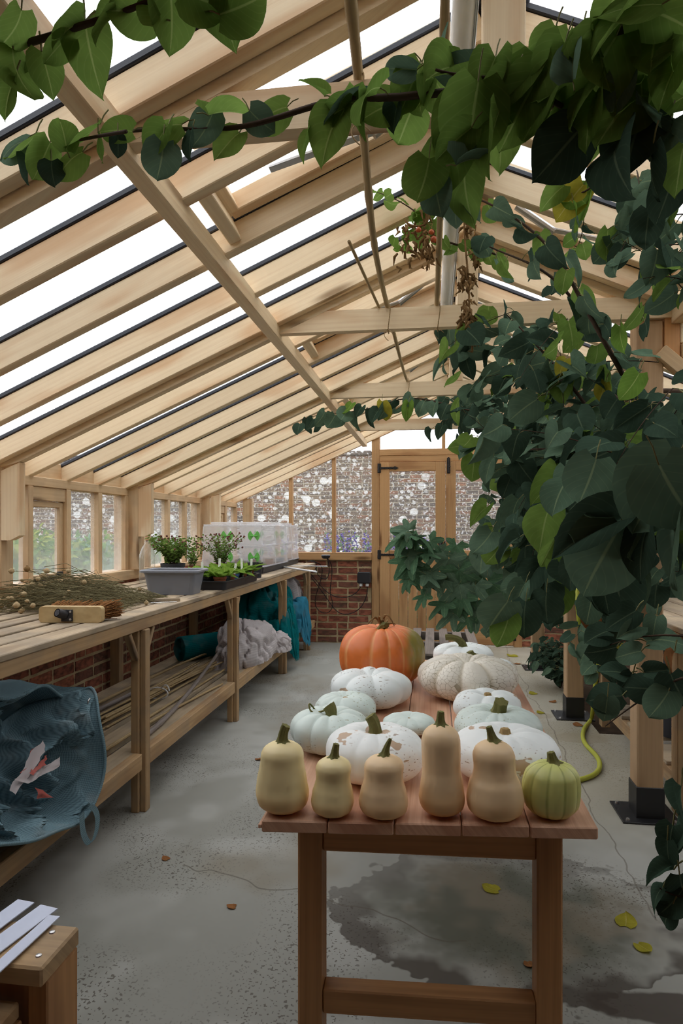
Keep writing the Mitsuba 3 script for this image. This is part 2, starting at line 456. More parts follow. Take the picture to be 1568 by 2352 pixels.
# roof: common rafters, glazing strips, panes, principal trusses, purlins, ridge
rf = tag('roof', 'pitched glazed roof on pale timber rafters with trusses and tie beams', None, None, 'structure')
LB = lambda x: 1.53 + SLOPE * (x + 2.17)          # underside of the common rafters, left slope
cosr = 1 / math.hypot(1, SLOPE)
for side in (-1, 1):
    X = lambda x: x if side < 0 else 2 * RIDGE - x
    upv = np.array([-SLOPE * (1 if side < 0 else -1), 0, 1.0])
    for j, y in enumerate(CR):
        if y < -1.4: continue
        x0, x1 = -2.235, RIDGE - 0.02
        h = 0.088
        p0, p1 = np.array([X(x0), y, LB(x0) + h / 2 / cosr]), np.array([X(x1), y, LB(x1) + h / 2 / cosr])
        put('rafter', beam(p0, p1, 0.045, h, upv), 'mat_timber', parent=rf)
        o = np.array([0, 0, (h / 2 + 0.009) / cosr])
        put('glazing_strip', beam(p0 + o, p1 + o, 0.058, 0.018, upv, 0.006), 'mat_blackstrip', parent=rf)
        if j + 1 < len(CR):
            o = np.array([0, 0, (h / 2 + 0.019) / cosr])
            a, b = p0 + o, p1 + o
            dy = np.array([0, CR[j + 1] - y, 0])
            vent = (side < 0 and j in (8, 12, 16)) or (side > 0 and j in (10, 14))
            if y < 0.3:
                put('shade_boarding', cat(beam((a + a + dy) / 2, (b + b + dy) / 2, dy[1], 0.02, upv))[:2], 'mat_timber', parent=rf)  # opaque roof out of view, added to keep light off the near floor
            elif not vent:
                put('pane', (np.array([a, a + dy, b + dy, b]), np.array([[0, 1, 2, 3]])), 'mat_glass', parent=rf)
            else:                       # lower fixed pane, opening vent sash under the ridge
                t = 0.66
                mid = a + (b - a) * t
                put('pane', (np.array([a, a + dy, mid + dy, mid]), np.array([[0, 1, 2, 3]])), 'mat_glass', parent=rf)
                lift = np.array([0, 0, 0.035])
                q0, q1 = mid + lift * 0.4, b + lift * 0.2
                yy = np.array([0, 0.048, 0])
                s = put('vent_sash', cat(beam(q0 + yy, q1 + yy, 0.05, 0.06, upv), beam(q0 + dy - yy, q1 + dy - yy, 0.05, 0.06, upv),
                                         beam(q0 + yy, q0 + dy - yy, 0.06, 0.06, upv), beam(q1 + yy, q1 + dy - yy, 0.05, 0.06, upv)), 'mat_timber', parent=rf)
                g = np.array([0, 0, 0.035])
                put('pane', (np.array([q0 + g, q0 + dy + g, q1 + dy + g, q1 + g]), np.array([[0, 1, 2, 3]])), 'mat_glass', parent=s)
                put('vent_rail', beam(mid + [0, 0.022, -0.055], mid + dy - [0, 0.022, 0.055], 0.045, 0.075, upv), 'mat_timber', parent=rf)
                w = (b - a) / np.linalg.norm(b - a)
                mm = (mid + b) / 2 + dy / 2
                put('opener_arm', cat(beam(mm - w * 0.25 - [0, 0, 0.02], mm + w * 0.12 - [0, 0, 0.075], 0.03, 0.008, upv), tube([mm + w * 0.1 - [0, 0, 0.08], mm + w * 0.26 - [0, 0, 0.03]], 0.016, 10)), 'mat_aluminium', parent=s)
put('weather_bar', beam((-0.48, 1.96, LB(-0.48) + 0.15), (0.06, 1.96, LB(0.06) + 0.15), 0.10, 0.012, (-SLOPE, 0, 1)), 'mat_aluminium', parent=rf)
PB = lambda x: 1.572 + SLOPE * (x + 2.0)          # underside of the principal rafters
for y in TR:
    y1 = y + 0.046
    tr = put('tie_beam', poly_prism([(-0.70, 2.143), (1.0, 2.143), (0.855, 2.238), (-0.555, 2.238)], y + 0.001, y1 - 0.001), 'mat_timber', parent=rf)
    for side in (-1, 1):
        X = lambda x: x if side < 0 else 2 * RIDGE - x
        pts = [(X(-2.23), PB(-2.23) + (0.04 if True else 0)), (X(-2.0), PB(-2.0)), (X(RIDGE - 0.04), PB(RIDGE - 0.04)), (X(RIDGE - 0.04), PB(RIDGE - 0.04) + 0.118), (X(-2.23), PB(-2.23) + 0.118)]
        put('principal_rafter', poly_prism(pts, y, y1), 'mat_timber', parent=rf)
        if side < 0:
            put('knee_board', poly_prism([(-2.092, 1.19), (-2.045, 1.19), (-1.995, 1.214), (-1.995, 1.57), (-2.092, 1.53)], y, y1), 'mat_timber', parent=rf)
    if True:
        put('king_post', box(0.105, 0.195, y - 0.002, y + 0.05, 2.236, 2.63), 'mat_timber', parent=rf)
for y in TR[1:]:
    for x in (-1.37, 0.93):
        xx = x if x < RIDGE else 2 * RIDGE - x
        put('screw', move(lathe([(0, 0.004), (0.006, 0.003), (0.008, 0)], 10), (x, y - 0.0005, PB(xx) + 0.062), R=[[1, 0, 0], [0, 0, -1], [0, 1, 0]])[:2], 'mat_screw', parent=rf)
put('ridge_board', box(RIDGE - 0.02, RIDGE + 0.02, Y0, YG + 0.03, 2.5, 2.66), 'mat_timber', parent=rf)
put('ridge_cap', poly_prism([(RIDGE - 0.1, 2.63), (RIDGE, 2.68), (RIDGE + 0.1, 2.63), (RIDGE, 2.70)], Y0, YG + 0.05), 'mat_aluminium', parent=rf)
put('purlin', box(-0.752, -0.70, Y0, 6.93, 2.118, 2.186), 'mat_timber', parent=rf)
put('purlin', box(1.0, 1.052, Y0, 6.93, 2.118, 2.186), 'mat_timber', parent=rf)

# gable with double door
wb = tag('wall_back', 'gable end with a low red brick wall, glazing and a boarded double door', None, None, 'structure')
put('mortar', box(-2.2, -0.665, YG + 0.012, YG + 0.2, 0, 0.9, 0.001), 'mat_mortar', parent=wb)
lay(wb, (-2.15, YG + 0.012, 0), (1, 0, 0), 1.485, 0, 12, RED)
put('sill', box(-2.1, -0.66, YG - 0.03, YG + 0.12, 0.903, 0.985), 'mat_door', parent=wb)
put('corner_post', box(-2.1, -2.0, YG - 0.0, YG + 0.1, 0.985, 1.58), 'mat_frame', parent=wb)
for x in (-1.557, -1.077): put('mullion', box(x - 0.02, x + 0.02, YG, YG + 0.07, 0.985, LB(x) + 0.03), 'mat_door', parent=wb)
put('door_post', box(-0.66, -0.575, YG - 0.01, YG + 0.1, 0, 2.26), 'mat_door', parent=wb)
put('door_post', box(0.835, 0.92, YG - 0.01, YG + 0.1, 0, 2.26), 'mat_door', parent=wb)
put('transom', box(-0.575, 0.835, YG - 0.01, YG + 0.1, 2.03, 2.098), 'mat_door', parent=wb)
put('door_head', box(-0.575, 0.835, YG - 0.005, YG + 0.09, 1.962, 2.03), 'mat_door', parent=wb)
put('mullion', box(0.09, 0.125, YG, YG + 0.07, 2.098, 2.52), 'mat_door', parent=wb)
gp = lambda *pts: (np.array([[x, YG + 0.04, z] for x, z in pts]), np.array([[0, 1, 2], [0, 2, 3]]))
for a, b in ((-2.0, -1.577), (-1.537, -1.097), (-1.057, -0.66)):
    put('pane', gp((a, 0.985), (b, 0.985), (b, LB(b) + 0.05), (a, LB(a) + 0.05)), 'mat_gableglass', parent=wb)
put('pane', gp((-0.575, 2.098), (0.09, 2.098), (0.09, LB(0.09) + 0.05), (-0.575, LB(-0.575) + 0.05)), 'mat_gableglass', parent=wb)
put('pane', gp((0.125, 2.098), (0.835, 2.098), (0.835, LB(-0.535) + 0.05), (0.125, LB(0.125) + 0.05)), 'mat_gableglass', parent=wb)
put('mortar', box(0.92, 2.5, YG + 0.012, YG + 0.2, 0, 0.9, 0.001), 'mat_mortar', parent=wb)
lay(wb, (0.92, YG + 0.012, 0), (1, 0, 0), 1.5, 0, 12, RED)
put('sill', box(0.92, 2.4, YG - 0.03, YG + 0.12, 0.903, 0.985), 'mat_door', parent=wb)
for x in (1.377, 1.857): put('mullion', box(x - 0.02, x + 0.02, YG, YG + 0.07, 0.985, LB(0.3 - x) + 0.03), 'mat_door', parent=wb)
put('pane', gp((0.92, 0.985), (2.3, 0.985), (2.3, 1.57), (0.92, LB(-0.62) + 0.05)), 'mat_gableglass', parent=wb)


def hinge(x, z, s, parent):
    m = [box(x - 0.018, x + 0.018, YG - 0.034, YG - 0.026, z - 0.05, z + 0.05, 0.002), box(x, x + s * 0.19, YG - 0.036, YG - 0.028, z - 0.011, z + 0.011, 0.002), tube([(x, YG - 0.036, z - 0.045), (x, YG - 0.036, z + 0.045)], 0.009, 8)]
    m.append(poly_prism([(x + s * 0.15, z), (x + s * 0.165, z + 0.018), (x + s * 0.21, z), (x + s * 0.165, z - 0.018)], YG - 0.036, YG - 0.028))
    m += [move(lathe([(0, 0.006), (0.006, 0.004), (0.007, 0)], 8), (x + s * d, YG - 0.036, z), R=[[1, 0, 0], [0, 0, -1], [0, 1, 0]]) for d in (0.05, 0.1, 0.14)]
    put('hinge', cat(*m), 'mat_blackiron', parent=parent)


for k, (xa, xb) in enumerate(((-0.572, 0.127), (0.13, 0.832))):
    dk = tag(f'door_{k + 1}', ['boarded timber door leaf with a glazed top, hinged beside the brick wall', 'boarded timber door leaf behind the fig plant and leaves'][k], None, None, 'structure')
    w = 0.105
    put('stile', box(xa, xa + w, YG - 0.025, YG + 0.025, 0.02, 1.958), 'mat_door', parent=dk)
    put('stile', box(xb - w, xb, YG - 0.025, YG + 0.025, 0.02, 1.958), 'mat_door', parent=dk)
    for z0, z1 in ((1.86, 1.958), (0.93, 1.012), (0.02, 0.16)): put('rail', box(xa + w, xb - w, YG - 0.022, YG + 0.022, z0, z1), 'mat_door', parent=dk)
    nb = 5
    for b in range(nb):
        s = (xb - xa - 2 * w) / nb
        put('board', box(xa + w + b * s + 0.002, xa + w + (b + 1) * s - 0.002, YG - 0.008, YG + 0.012, 0.16, 0.93, 0.004), 'mat_door', parent=dk)
    put('pane', gp((xa + w, 1.012), (xb - w, 1.012), (xb - w, 1.86), (xa + w, 1.86)), 'mat_gableglass', parent=dk)
    s = 1 if k == 0 else -1
    hx = xa - 0.005 if k == 0 else xb + 0.005
    for z in (1.895, 0.965, 0.12): hinge(hx, z, s, dk)
    if k == 1:
        put('bolt', cat(box(0.142, 0.176, YG - 0.036, YG - 0.026, 1.83, 1.995, 0.003), tube([(0.159, YG - 0.045, 1.84), (0.159, YG - 0.045, 2.0)], 0.007, 8), tube([(0.159, YG - 0.045, 1.9), (0.178, YG - 0.06, 1.9)], 0.005, 8)), 'mat_blackiron', parent=dk)
    else:
        lp = [(0.06, 1.02), (0.045, 1.06), (0.06, 1.09), (0.04, 1.12), (0.062, 1.15), (0.072, 1.185), (0.082, 1.15), (0.104, 1.12), (0.084, 1.09), (0.1, 1.06), (0.084, 1.02), (0.072, 0.99)]
        put('latch', cat(poly_prism([(x, z - 0.02) for x, z in lp], YG - 0.034, YG - 0.024), tube(spline([(0.072, YG - 0.03, 1.13), (0.072, YG - 0.075, 1.09), (0.072, YG - 0.075, 1.03), (0.072, YG - 0.03, 0.99)], 10), 0.008, 8)), 'mat_blackiron', parent=dk)
        put('lock_bar', box(0.112, 0.127, YG - 0.04, YG - 0.025, 1.0, 1.11), 'mat_blackiron', parent=dk)

# right wall (mostly behind the plants), posts under the right purlin
wr = tag('wall_right', 'low brick wall with glazing behind the climbing tree', None, None, 'structure')
put('mortar', box(2.45, 2.6, Y0, YG + 0.1, -0.1, 0.885, 0.001), 'mat_mortar', parent=wr)
lay(wr, (2.45, YG, 0), (0, -1, 0), YG - 2.0, 0, 12, RED)
put('sill', box(2.425, 2.6, Y0, YG, 0.885, 0.952), 'mat_frame', parent=wr)
put('shade_panel', box(2.47, 2.6, Y0, 2.6, 0.952, 1.482, 0.001), 'mat_brick1', parent=wr)  # glazing closed off out of view, added to dim the near end
put('head_rail', box(2.465, 2.57, Y0, YG, 1.482, 1.535), 'mat_frame', parent=wr)
put('eaves_board', box(2.5, 2.54, Y0, YG, 1.535, 1.63), 'mat_frame', parent=wr)
for j, y in enumerate(CR):
    if y < 2.6: continue
    put('mullion', box(2.465, 2.57, y - 0.026, y + 0.03, 0.952, 1.482), 'mat_frame', parent=wr)
    if j + 1 < len(CR):
        put('pane', (np.array([[2.54, y + 0.03, 0.952], [2.54, CR[j + 1] - 0.026, 0.952], [2.54, CR[j + 1] - 0.026, 1.482], [2.54, y + 0.03, 1.482]]), np.array([[0, 1, 2, 3]])), 'mat_mistglass', parent=wr)
for k, y in enumerate(TR[1:]):
    yy = y + 0.02
    pk = thing('timber_post', ['square timber post hidden in the leafy tree, bolted into a black steel shoe', 'square timber post beside the right potting bench, in a black steel shoe',
                               'square timber post beside the yellow garden hose, in a black steel shoe', 'square timber post among the leaves near the far gable, in a black steel shoe'][k], 'post')
    if k == 0: x0 = 0.9
    x0 = 0.865
    put('shaft', box(x0, x0 + 0.108, yy, yy + 0.108, 0.12, 2.14, 0.006), 'mat_post', parent=pk)
    put('shoe', cat(box(x0 - 0.004, x0 + 0.112, yy - 0.004, yy + 0.112, 0.006, 0.14, 0.002)), 'mat_blackiron', parent=pk)
    bp_ = put('base_plate', box(x0 - 0.07, x0 + 0.17, yy - 0.05, yy + 0.17, 0.0, 0.008, 0.002), 'mat_blackiron', parent=pk)
    for bx_, by_ in ((-0.045, -0.025), (0.145, -0.025), (-0.045, 0.145), (0.145, 0.145)):
        put('bolt', move(lathe([(0, 0.008), (0.007, 0.007), (0.009, 0)], 8), (x0 + bx_, yy + by_, 0.008)), 'mat_screw', parent=bp_)
y = 2.93
put('infill_board', poly_prism([(0.975, 1.99), (1.035, 1.93), (1.035, 2.165), (0.975, 2.165)], y + 0.012, y + 0.05), 'mat_redboard', parent=rf)
put('infill_board', box(1.037, 1.4, y + 0.008, y + 0.046, 2.035, 2.165), 'mat_timber', parent=rf)
put('infill_board', box(1.04, 1.4, y, y + 0.042, 1.97, 2.032), 'mat_frame', parent=rf)
put('infill_board', poly_prism([(0.975, 2.145), (0.975, 2.21), (1.4, 2.02 + 0.03), (1.4, 2.168 - 0.0), (1.4, 2.166)], y - 0.002, y + 0.008), 'mat_timber', parent=rf) if False else None
put('brace', beam((0.955, y + 0.02, 2.005), (1.4, y + 0.02, 1.60), 0.045, 0.06), 'mat_frame', parent=rf)

# unseen solid end wall behind the viewpoint, added to darken the near floor
wf = tag('shade_wall', 'unseen brick end wall added behind the viewpoint to darken the foreground', None, None, 'structure')
put('shade_wall', box(-2.3, 2.6, Y0 - 0.2, Y0, 0, 2.9, 0.001), 'mat_brick1')
#@GARDEN
# ------------------------------------------------------------------ garden
tag('garden_ground', 'garden soil and lawn outside the glass', None, None, 'structure')
put('garden_ground', (np.array([[-30, -6, -0.12], [30, -6, -0.12], [30, 30, -0.12], [-30, 30, -0.12]]), np.array([[0, 1, 2, 3]])), 'mat_soil')
GW = 12.2
gw = tag('garden_wall', 'tall old garden wall of lichen-covered brick with a coping, seen through the glass', None, None, 'structure')
put('mortar', box(-11, 6, GW + 0.012, GW + 0.35, -0.1, 2.62, 0.001), 'mat_oldmortar', parent=gw)
lay(gw, (-11, GW + 0.012, 0.0), (1, 0, 0), 17, 0.0, 35, OLD, proud=0.005, skip=lambda p: p[2] < 0.75 or p[0] < -10.6 or p[0] > 3.2, keep=lambda p: abs(p[0] + 1.9) + 0.6 * abs(p[2] - 1.5))
for k in range(58):
    x = -11 + k * 0.29
    put('coping_stone', box(x, x + 0.28, GW - 0.05, GW + 0.42, 2.62, 2.70, 0.012), 'mat_oldbrick1', parent=gw)
#@OBJECTS
def atx(u, v, x):
    r = FWD * 1500 + RGT * (u - 784) + np.array([0, 0, 1213.0 - v])
    return EYE + r * (x / r[0])


# ------------------------------------------------------------------ slatted bench along the left wall
BT, BF = 0.875, -1.26
bn = thing('staging_bench', 'long slatted timber bench with a lower shelf running along the window wall', 'bench')
w = 0.118
for k in range(7):
    x1 = BF - k * 0.122
    put('slat', box(x1 - (0.09 if k else 0.106), x1, 0.3, 6.95, BT - 0.022, BT), 'mat_slat', parent=bn)
put('front_rail', box(BF - 0.036, BF - 0.004, 0.3, 6.93, BT - 0.072, BT - 0.0225), 'mat_bench', parent=bn)
put('back_rail', box(-2.12, -2.085, 0.3, 6.93, BT - 0.09, BT - 0.0225), 'mat_bench', parent=bn)
LEGS = [1.34, 2.71, 4.06, 5.46, 6.55]
for k in range(5):
    x1 = BF - 0.02 - k * 0.15
    put('shelf_slat', box(x1 - 0.115, x1, 0.3, 6.9, 0.236, 0.262), 'mat_slat', parent=bn)
for a, b in zip([0.3] + LEGS, LEGS + [6.9]):
    put('shelf_rail', box(BF - 0.045, BF, a + (0.075 if a > 0.3 else 0), b - 0.003, 0.192, 0.263), 'mat_bench', parent=bn)
for y in LEGS:
    put('leg', box(BF - 0.055, BF - 0.02, y, y + 0.07, 0, BT - 0.0725), 'mat_bench', parent=bn)
    put('leg', box(BF - 0.0195, BF + 0.008, y + 0.014, y + 0.06, 0, BT - 0.0725), 'mat_bench', parent=bn)
    put('leg', box(-2.115, -2.05, y, y + 0.06, 0, BT - 0.09), 'mat_bench', parent=bn)
    put('bearer', box(-2.05, BF - 0.04, y + 0.005, y + 0.05, BT - 0.075, BT - 0.0225), 'mat_bench', parent=bn)
    put('bearer', box(-2.05, BF - 0.056, y + 0.005, y + 0.05, 0.17, 0.2355), 'mat_bench', parent=bn)
    for s, yy in ((-1, y), (1, y + 0.072)):
        put('brace', beam((BF - 0.03, yy + s * 0.004, BT - 0.2), (BF - 0.03, yy + s * 0.085, BT - 0.075), 0.022, 0.03, (1, 0, 0)), 'mat_bench', parent=bn)

# ------------------------------------------------------------------ pumpkin table
TZ = 0.66
tb = thing('table', 'low timber table of five wide planks carrying the pumpkins', 'table')
fx = np.linspace(-0.345, 0.323, 6); fy = np.linspace(1.285, 1.345, 6)
for k in range(5):
    y0 = fy[k] + rng.uniform(-0.002, 0.003)
    z1 = TZ - rng.uniform(0, 0.002)
    V, F, uv = box(fx[k] + 0.0012, fx[k + 1] - 0.0012, y0, 2.96, z1 - 0.024, z1, 0.0025)
    V[:, 1] += np.where(V[:, 1] < y0 + 0.1, (V[:, 0] - fx[k]) * (fy[k + 1] - fy[k]) / (fx[k + 1] - fx[k]), 0)
    parts = [(V, F, uv)]
    if k == 0: parts.append(box(fx[0] - 0.006, fx[0] + 0.0012, y0, 2.96, z1 - 0.016, z1 - 0.008, 0.001))
    put('plank', cat(*parts), 'mat_table', parent=tb)
for x0, x1, yl in ((-0.288, -0.236, 1.372), (0.212, 0.264, 1.395), (-0.288, -0.236, 2.72), (0.212, 0.264, 2.74)):
    put('leg', box(x0, x1, yl, yl + 0.07, 0, TZ - 0.026, 0.004), 'mat_tableleg', parent=tb)
put('apron', beam((-0.236, 1.398, TZ - 0.065), (0.212, 1.42, TZ - 0.065), 0.03, 0.078), 'mat_tableleg', parent=tb)
put('apron', box(-0.236, 0.212, 2.745, 2.775, TZ - 0.104, TZ - 0.026), 'mat_tableleg', parent=tb)
for x in (-0.277, 0.223): put('apron', box(x, x + 0.03, 1.47, 2.72, TZ - 0.104, TZ - 0.026), 'mat_tableleg', parent=tb)
put('stretcher', beam((-0.236, 1.402, 0.235), (0.212, 1.425, 0.235), 0.045, 0.052), 'mat_tableleg', parent=tb)
put('stretcher', box(-0.236, 0.212, 2.74, 2.78, 0.21, 0.262), 'mat_tableleg', parent=tb)


# ------------------------------------------------------------------ pumpkins and squashes
def skin(name, top, low, speck=None, scab=0.0, craze=0.0, ribtint=None, rough=0.4, scale=1.0, blush=None):
    A, B = mi.Color3f(*top), mi.Color3f(*low)

    def f(p, n, uv):
        c = mix(A, B, smoothstep(0.42, 0.05, uv.y + 0.16 * (fbm(p.x * 14, p.y * 14, p.z * 14, 2) - 0.5)))
        c = c * (0.94 + 0.12 * fbm(p.x * 22, p.y * 22, p.z * 22, 3))
        if ribtint is not None:
            a, k = ribtint
            c = mix(c, mi.Color3f(*a), 0.65 * smoothstep(0.14, 0.0, dr.abs(uv.x * k - dr.floor(uv.x * k + 0.5))) * (0.5 + 0.5 * noise(p.x * 50, p.y * 50, p.z * 50)))
        if blush is not None:
            col, where = blush
            c = mix(c, mi.Color3f(*col), where(p, uv))
        if speck is not None:
            q = smoothstep(0.76, 0.84, noise(p.x * 170, p.y * 170, p.z * 300)) * smoothstep(0.45, 0.65, fbm(p.x * 11, p.y * 11, p.z * 11, 2))
            c = mix(c, mi.Color3f(*speck), 0.7 * q)
        if scab:
            q = smoothstep(0.70, 0.72, fbm(p.x * 15 + 2.2, p.y * 15, p.z * 26, 4) + 0.06 * scab - 0.06)
            c = mix(c, rgb(176, 146, 116), 0.9 * q)
        if craze:
            d1, d2, _ = voronoi(uv.x * 60, uv.y * 20 + 0.6 * fbm(p.x * 30, p.y * 30, p.z * 30, 2))
            c = mix(c, rgb(150, 138, 110), craze * smoothstep(0.10, 0.02, d2 - d1) * smoothstep(0.3, 0.55, fbm(p.x * 9, p.y * 9, p.z * 9, 2)))
        return c
    mat(name, f, rough, 0.45)


W1, W2 = rgb(224, 230, 228), rgb(214, 200, 158)
skin('mat_whitepumpkin', W1, W2, rgb(120, 104, 80), 0.4)
skin('mat_scabpumpkin', rgb(228, 232, 230), rgb(218, 186, 128), rgb(130, 100, 70), 1.0)
skin('mat_greenwhite', rgb(206, 219, 212), rgb(216, 212, 174), rgb(140, 140, 104), 0.0)
skin('mat_tanpumpkin', rgb(228, 222, 208), rgb(206, 190, 158), None, 0.0, 0.9, (rgb(176, 160, 126), 10))
og = (rgb(122, 132, 62), lambda p, uv: dr.maximum(0.85 * smoothstep(-0.105, -0.05, p.x + 0.03 * noise(p.x * 30, p.y * 30, p.z * 30)), 0.0) * smoothstep(0.1, 0.6, uv.y))
skin('mat_orangepumpkin', rgb(216, 116, 56), rgb(196, 84, 34), None, 0.0, 0.0, (rgb(228, 172, 112), 13), 0.36, blush=og)
skin('mat_butternut', rgb(228, 198, 156), rgb(220, 176, 122), None)
skin('mat_butternutpale', rgb(228, 210, 158), rgb(224, 190, 134), None)
skin('mat_greensquash', rgb(194, 196, 120), rgb(208, 198, 128), None, 0.0, 0.0, (rgb(120, 134, 52), 10))


def stemcol(p, n, uv):
    c = mix(rgb(104, 108, 56), rgb(66, 76, 36), fbm(p.x * 40, p.y * 40, p.z * 30, 3))
    c = mix(c, rgb(168, 148, 102), smoothstep(0.5, 0.72, fbm(uv.y * 160, uv.x * 60, 1, 3)) * 0.8)
    return c


mat('mat_stem', stemcol, 0.7, 0.2)
mat('mat_corkstem', lambda p, n, uv: mix(rgb(186, 158, 112), rgb(120, 98, 62), fbm(p.x * 60, p.y * 60, p.z * 40, 3)), 0.85, 0.1)
mat('mat_drystalk', lambda p, n, uv: mix(rgb(160, 128, 86), rgb(96, 74, 48), fbm(p.x * 40, p.y * 40, p.z * 40, 3)), 0.85, 0.1)


def pumpkin_mesh(r, h, ribs, depth=0.07, e=0.85, dimple=0.22, seed=0, lump=0.03, squash=(1, 1)):
    nt, ng = 44, 132
    t = np.linspace(-np.pi / 2, np.pi / 2, nt)[:, None]
    g = (np.arange(ng + 1) / ng * 2 * np.pi)[None]
    c = np.abs(np.cos(t)) ** e
    z = h / 2 + h / 2 * np.sign(np.sin(t)) * np.abs(np.sin(t)) ** e
    gg = g + 0.12 * np.sin(2 * g + seed) + 0.08 * np.sin(3 * g + 2 * seed)
    rib = 1 - depth * (1 - np.abs(np.sin(gg * ribs / 2)) ** 0.7)
    R = r * c * rib
    z = z - h * dimple * np.exp(-(c / 0.30) ** 2) * (np.sin(t) > 0) - 0.06 * h * np.exp(-(c / 0.3) ** 2) * (np.sin(t) < 0) * -1
    z = z - depth * 0.6 * h * (1 - np.abs(np.sin(gg * ribs / 2)) ** 0.7) * (np.sin(t) > 0) * np.clip(np.sin(t), 0, 1) * np.clip(c / 0.4, 0, 1)
    P = np.stack([R * np.cos(g) * squash[0], R * np.sin(g) * squash[1], z + 0 * g], -1)
    nz = meshkit.fbm(P * (0.55 / r) + seed * 7.3, 2, seed) - 0.5
    P[..., :2] *= 1 + lump * 2 * nz[..., None]
    P[..., 2] *= 1 + lump * nz
    P[:, -1] = P[:, 0]
    P[..., 2] -= P[..., 2].min()
    V = P.reshape(-1, 3)
    i, j = np.meshgrid(np.arange(nt - 1), np.arange(ng), indexing='ij')
    q = np.stack([i * (ng + 1) + j, i * (ng + 1) + j + 1, (i + 1) * (ng + 1) + j + 1, (i + 1) * (ng + 1) + j], -1).reshape(-1, 4)
    uv = np.stack([np.broadcast_to(gg / 6.28319, P.shape[:2]).ravel(), np.repeat(np.linspace(0, 1, nt), ng + 1)], 1)
    top = P[-1].mean(0)
    return (V, q, uv), top


def stem_mesh(base, path, r0, r1, ribs=6, flare=1.7):
    P = spline(np.asarray(path, float), 14)
    n = 24
    s = np.linspace(0, 1, len(P))
    R = r0 + (r1 - r0) * s + r0 * (flare - 1) * np.exp(-s * 9)
    V, F, uv = tube(P, R, n)
    g = np.tile(np.arange(n) * 2 * np.pi / n, len(P))
    k = len(P) * n
    cen = np.repeat(P, n, 0)
    V[:k] = cen + (V[:k] - cen) * (1 + 0.16 * np.cos(ribs * g + 0.6 * np.repeat(s, n) * 3))[:, None]
    return V + np.asarray(base, float), F, uv


def pumpkin(label, x, y, r, h, m, ribs=12, stem=None, smat='mat_stem', group='pumpkins on the plank table', rz=0.0, **kw):
    k = thing('pumpkin', label, 'pumpkin', group)
    mesh, top = pumpkin_mesh(r, h, ribs, seed=rng.integers(1, 60), **kw)
    V, F, uv = mesh
    if rz:
        c, s_ = math.cos(rz), math.sin(rz)
        V = V @ np.array([[c, s_, 0], [-s_, c, 0], [0, 0, 1]])
    put('body', (V + [x, y, TZ + 0.0005], F, uv), m, smooth=True, parent=k)
    if stem:
        path, a, b = stem
        put('stem', stem_mesh((x, y, TZ + top[2] - 0.004), path, a, b), smat, smooth=35, parent=k)
    return k, (x, y, TZ + top[2])


kA, tA = pumpkin('white pumpkin with a ragged green stem and tendril, nearest the table edge by the bench', -0.274, 1.722, 0.106, 0.112, 'mat_greenwhite', 9, ([(0, 0, 0), (0.004, 0, 0.018), (-0.004, 0.003, 0.036)], 0.012, 0.015), depth=0.10)
put('tendril', tube(spline([tA + np.array([-0.01, 0, 0.02]), tA + np.array([-0.035, 0, 0.012]), tA + np.array([-0.05, -0.01, 0.02]), tA + np.array([-0.056, 0, 0.034]), tA + np.array([-0.046, 0.01, 0.022]), tA + np.array([-0.03, 0.0, 0.004])], 30), 0.0024, 6), 'mat_stem', smooth=True, parent=kA + '__stem')
pumpkin('pale blue-grey pumpkin without a stem, wedged between two white pumpkins', -0.262, 1.946, 0.093, 0.098, 'mat_greenwhite', 12, ([(0, 0, 0.004), (0, 0, 0.007)], 0.009, 0.006), 'mat_corkstem', depth=0.05, dimple=0.16)
pumpkin('large deeply lobed white pumpkin just in front of the orange one', -0.209, 2.172, 0.139, 0.124, 'mat_whitepumpkin', 7, ([(0, 0, 0.002), (0, 0, 0.007)], 0.006, 0.003), 'mat_corkstem', depth=0.13, rz=0.5)
kD, tD = pumpkin('big orange pumpkin with a dry stalk and a green flank', -0.194, 2.485, 0.164, 0.232, 'mat_orangepumpkin', 13, ([(0, 0, 0), (0.006, -0.01, 0.02), (0.02, -0.03, 0.026)], 0.016, 0.011), depth=0.055, e=0.8, dimple=0.1, lump=0.02)
for q in range(7):
    a = q * 0.9
    put('dry_root', tube(spline([np.array(tD) + [0.0, 0, 0.012], np.array(tD) + [0.03 * math.cos(a), 0.03 * math.sin(a), 0.026 + 0.006 * q % 3], np.array(tD) + [0.055 * math.cos(a + 0.4), 0.05 * math.sin(a + 0.4), 0.02 + 0.012 * (q % 3)]], 8), [0.006 * (1 - 0.1 * t_) for t_ in range(8)], 6), 'mat_drystalk', smooth=True, parent=kD + '__stem')
pumpkin('large white pumpkin with brown scabs and a thick tilted stem, behind the butternuts', -0.137, 1.545, 0.119, 0.124, 'mat_scabpumpkin', 9, ([(0, 0, 0), (0.0, 0, 0.018), (-0.012, 0, 0.046)], 0.0125, 0.0125), depth=0.035, dimple=0.14, e=0.8)
pumpkin('small flat cream pumpkin with a tiny navel, half hidden behind the scabbed one', -0.07, 1.90, 0.077, 0.052, 'mat_greenwhite', 12, ([(0, 0, 0.002), (0, 0, 0.006)], 0.005, 0.003), 'mat_corkstem', depth=0.06)
pumpkin('wide tan pumpkin covered in a net of fine cracks', 0.118, 2.325, 0.174, 0.15, 'mat_tanpumpkin', 10, None, depth=0.10, dimple=0.2, rz=0.2)
kH, tH = pumpkin('white pumpkin at the far table end with a long curved woody stem', 0.125, 2.845, 0.13, 0.1, 'mat_whitepumpkin', 8, ([(0, 0, 0), (-0.004, -0.01, 0.026), (-0.03, -0.03, 0.05), (-0.075, -0.04, 0.056)], 0.014, 0.012), depth=0.09)
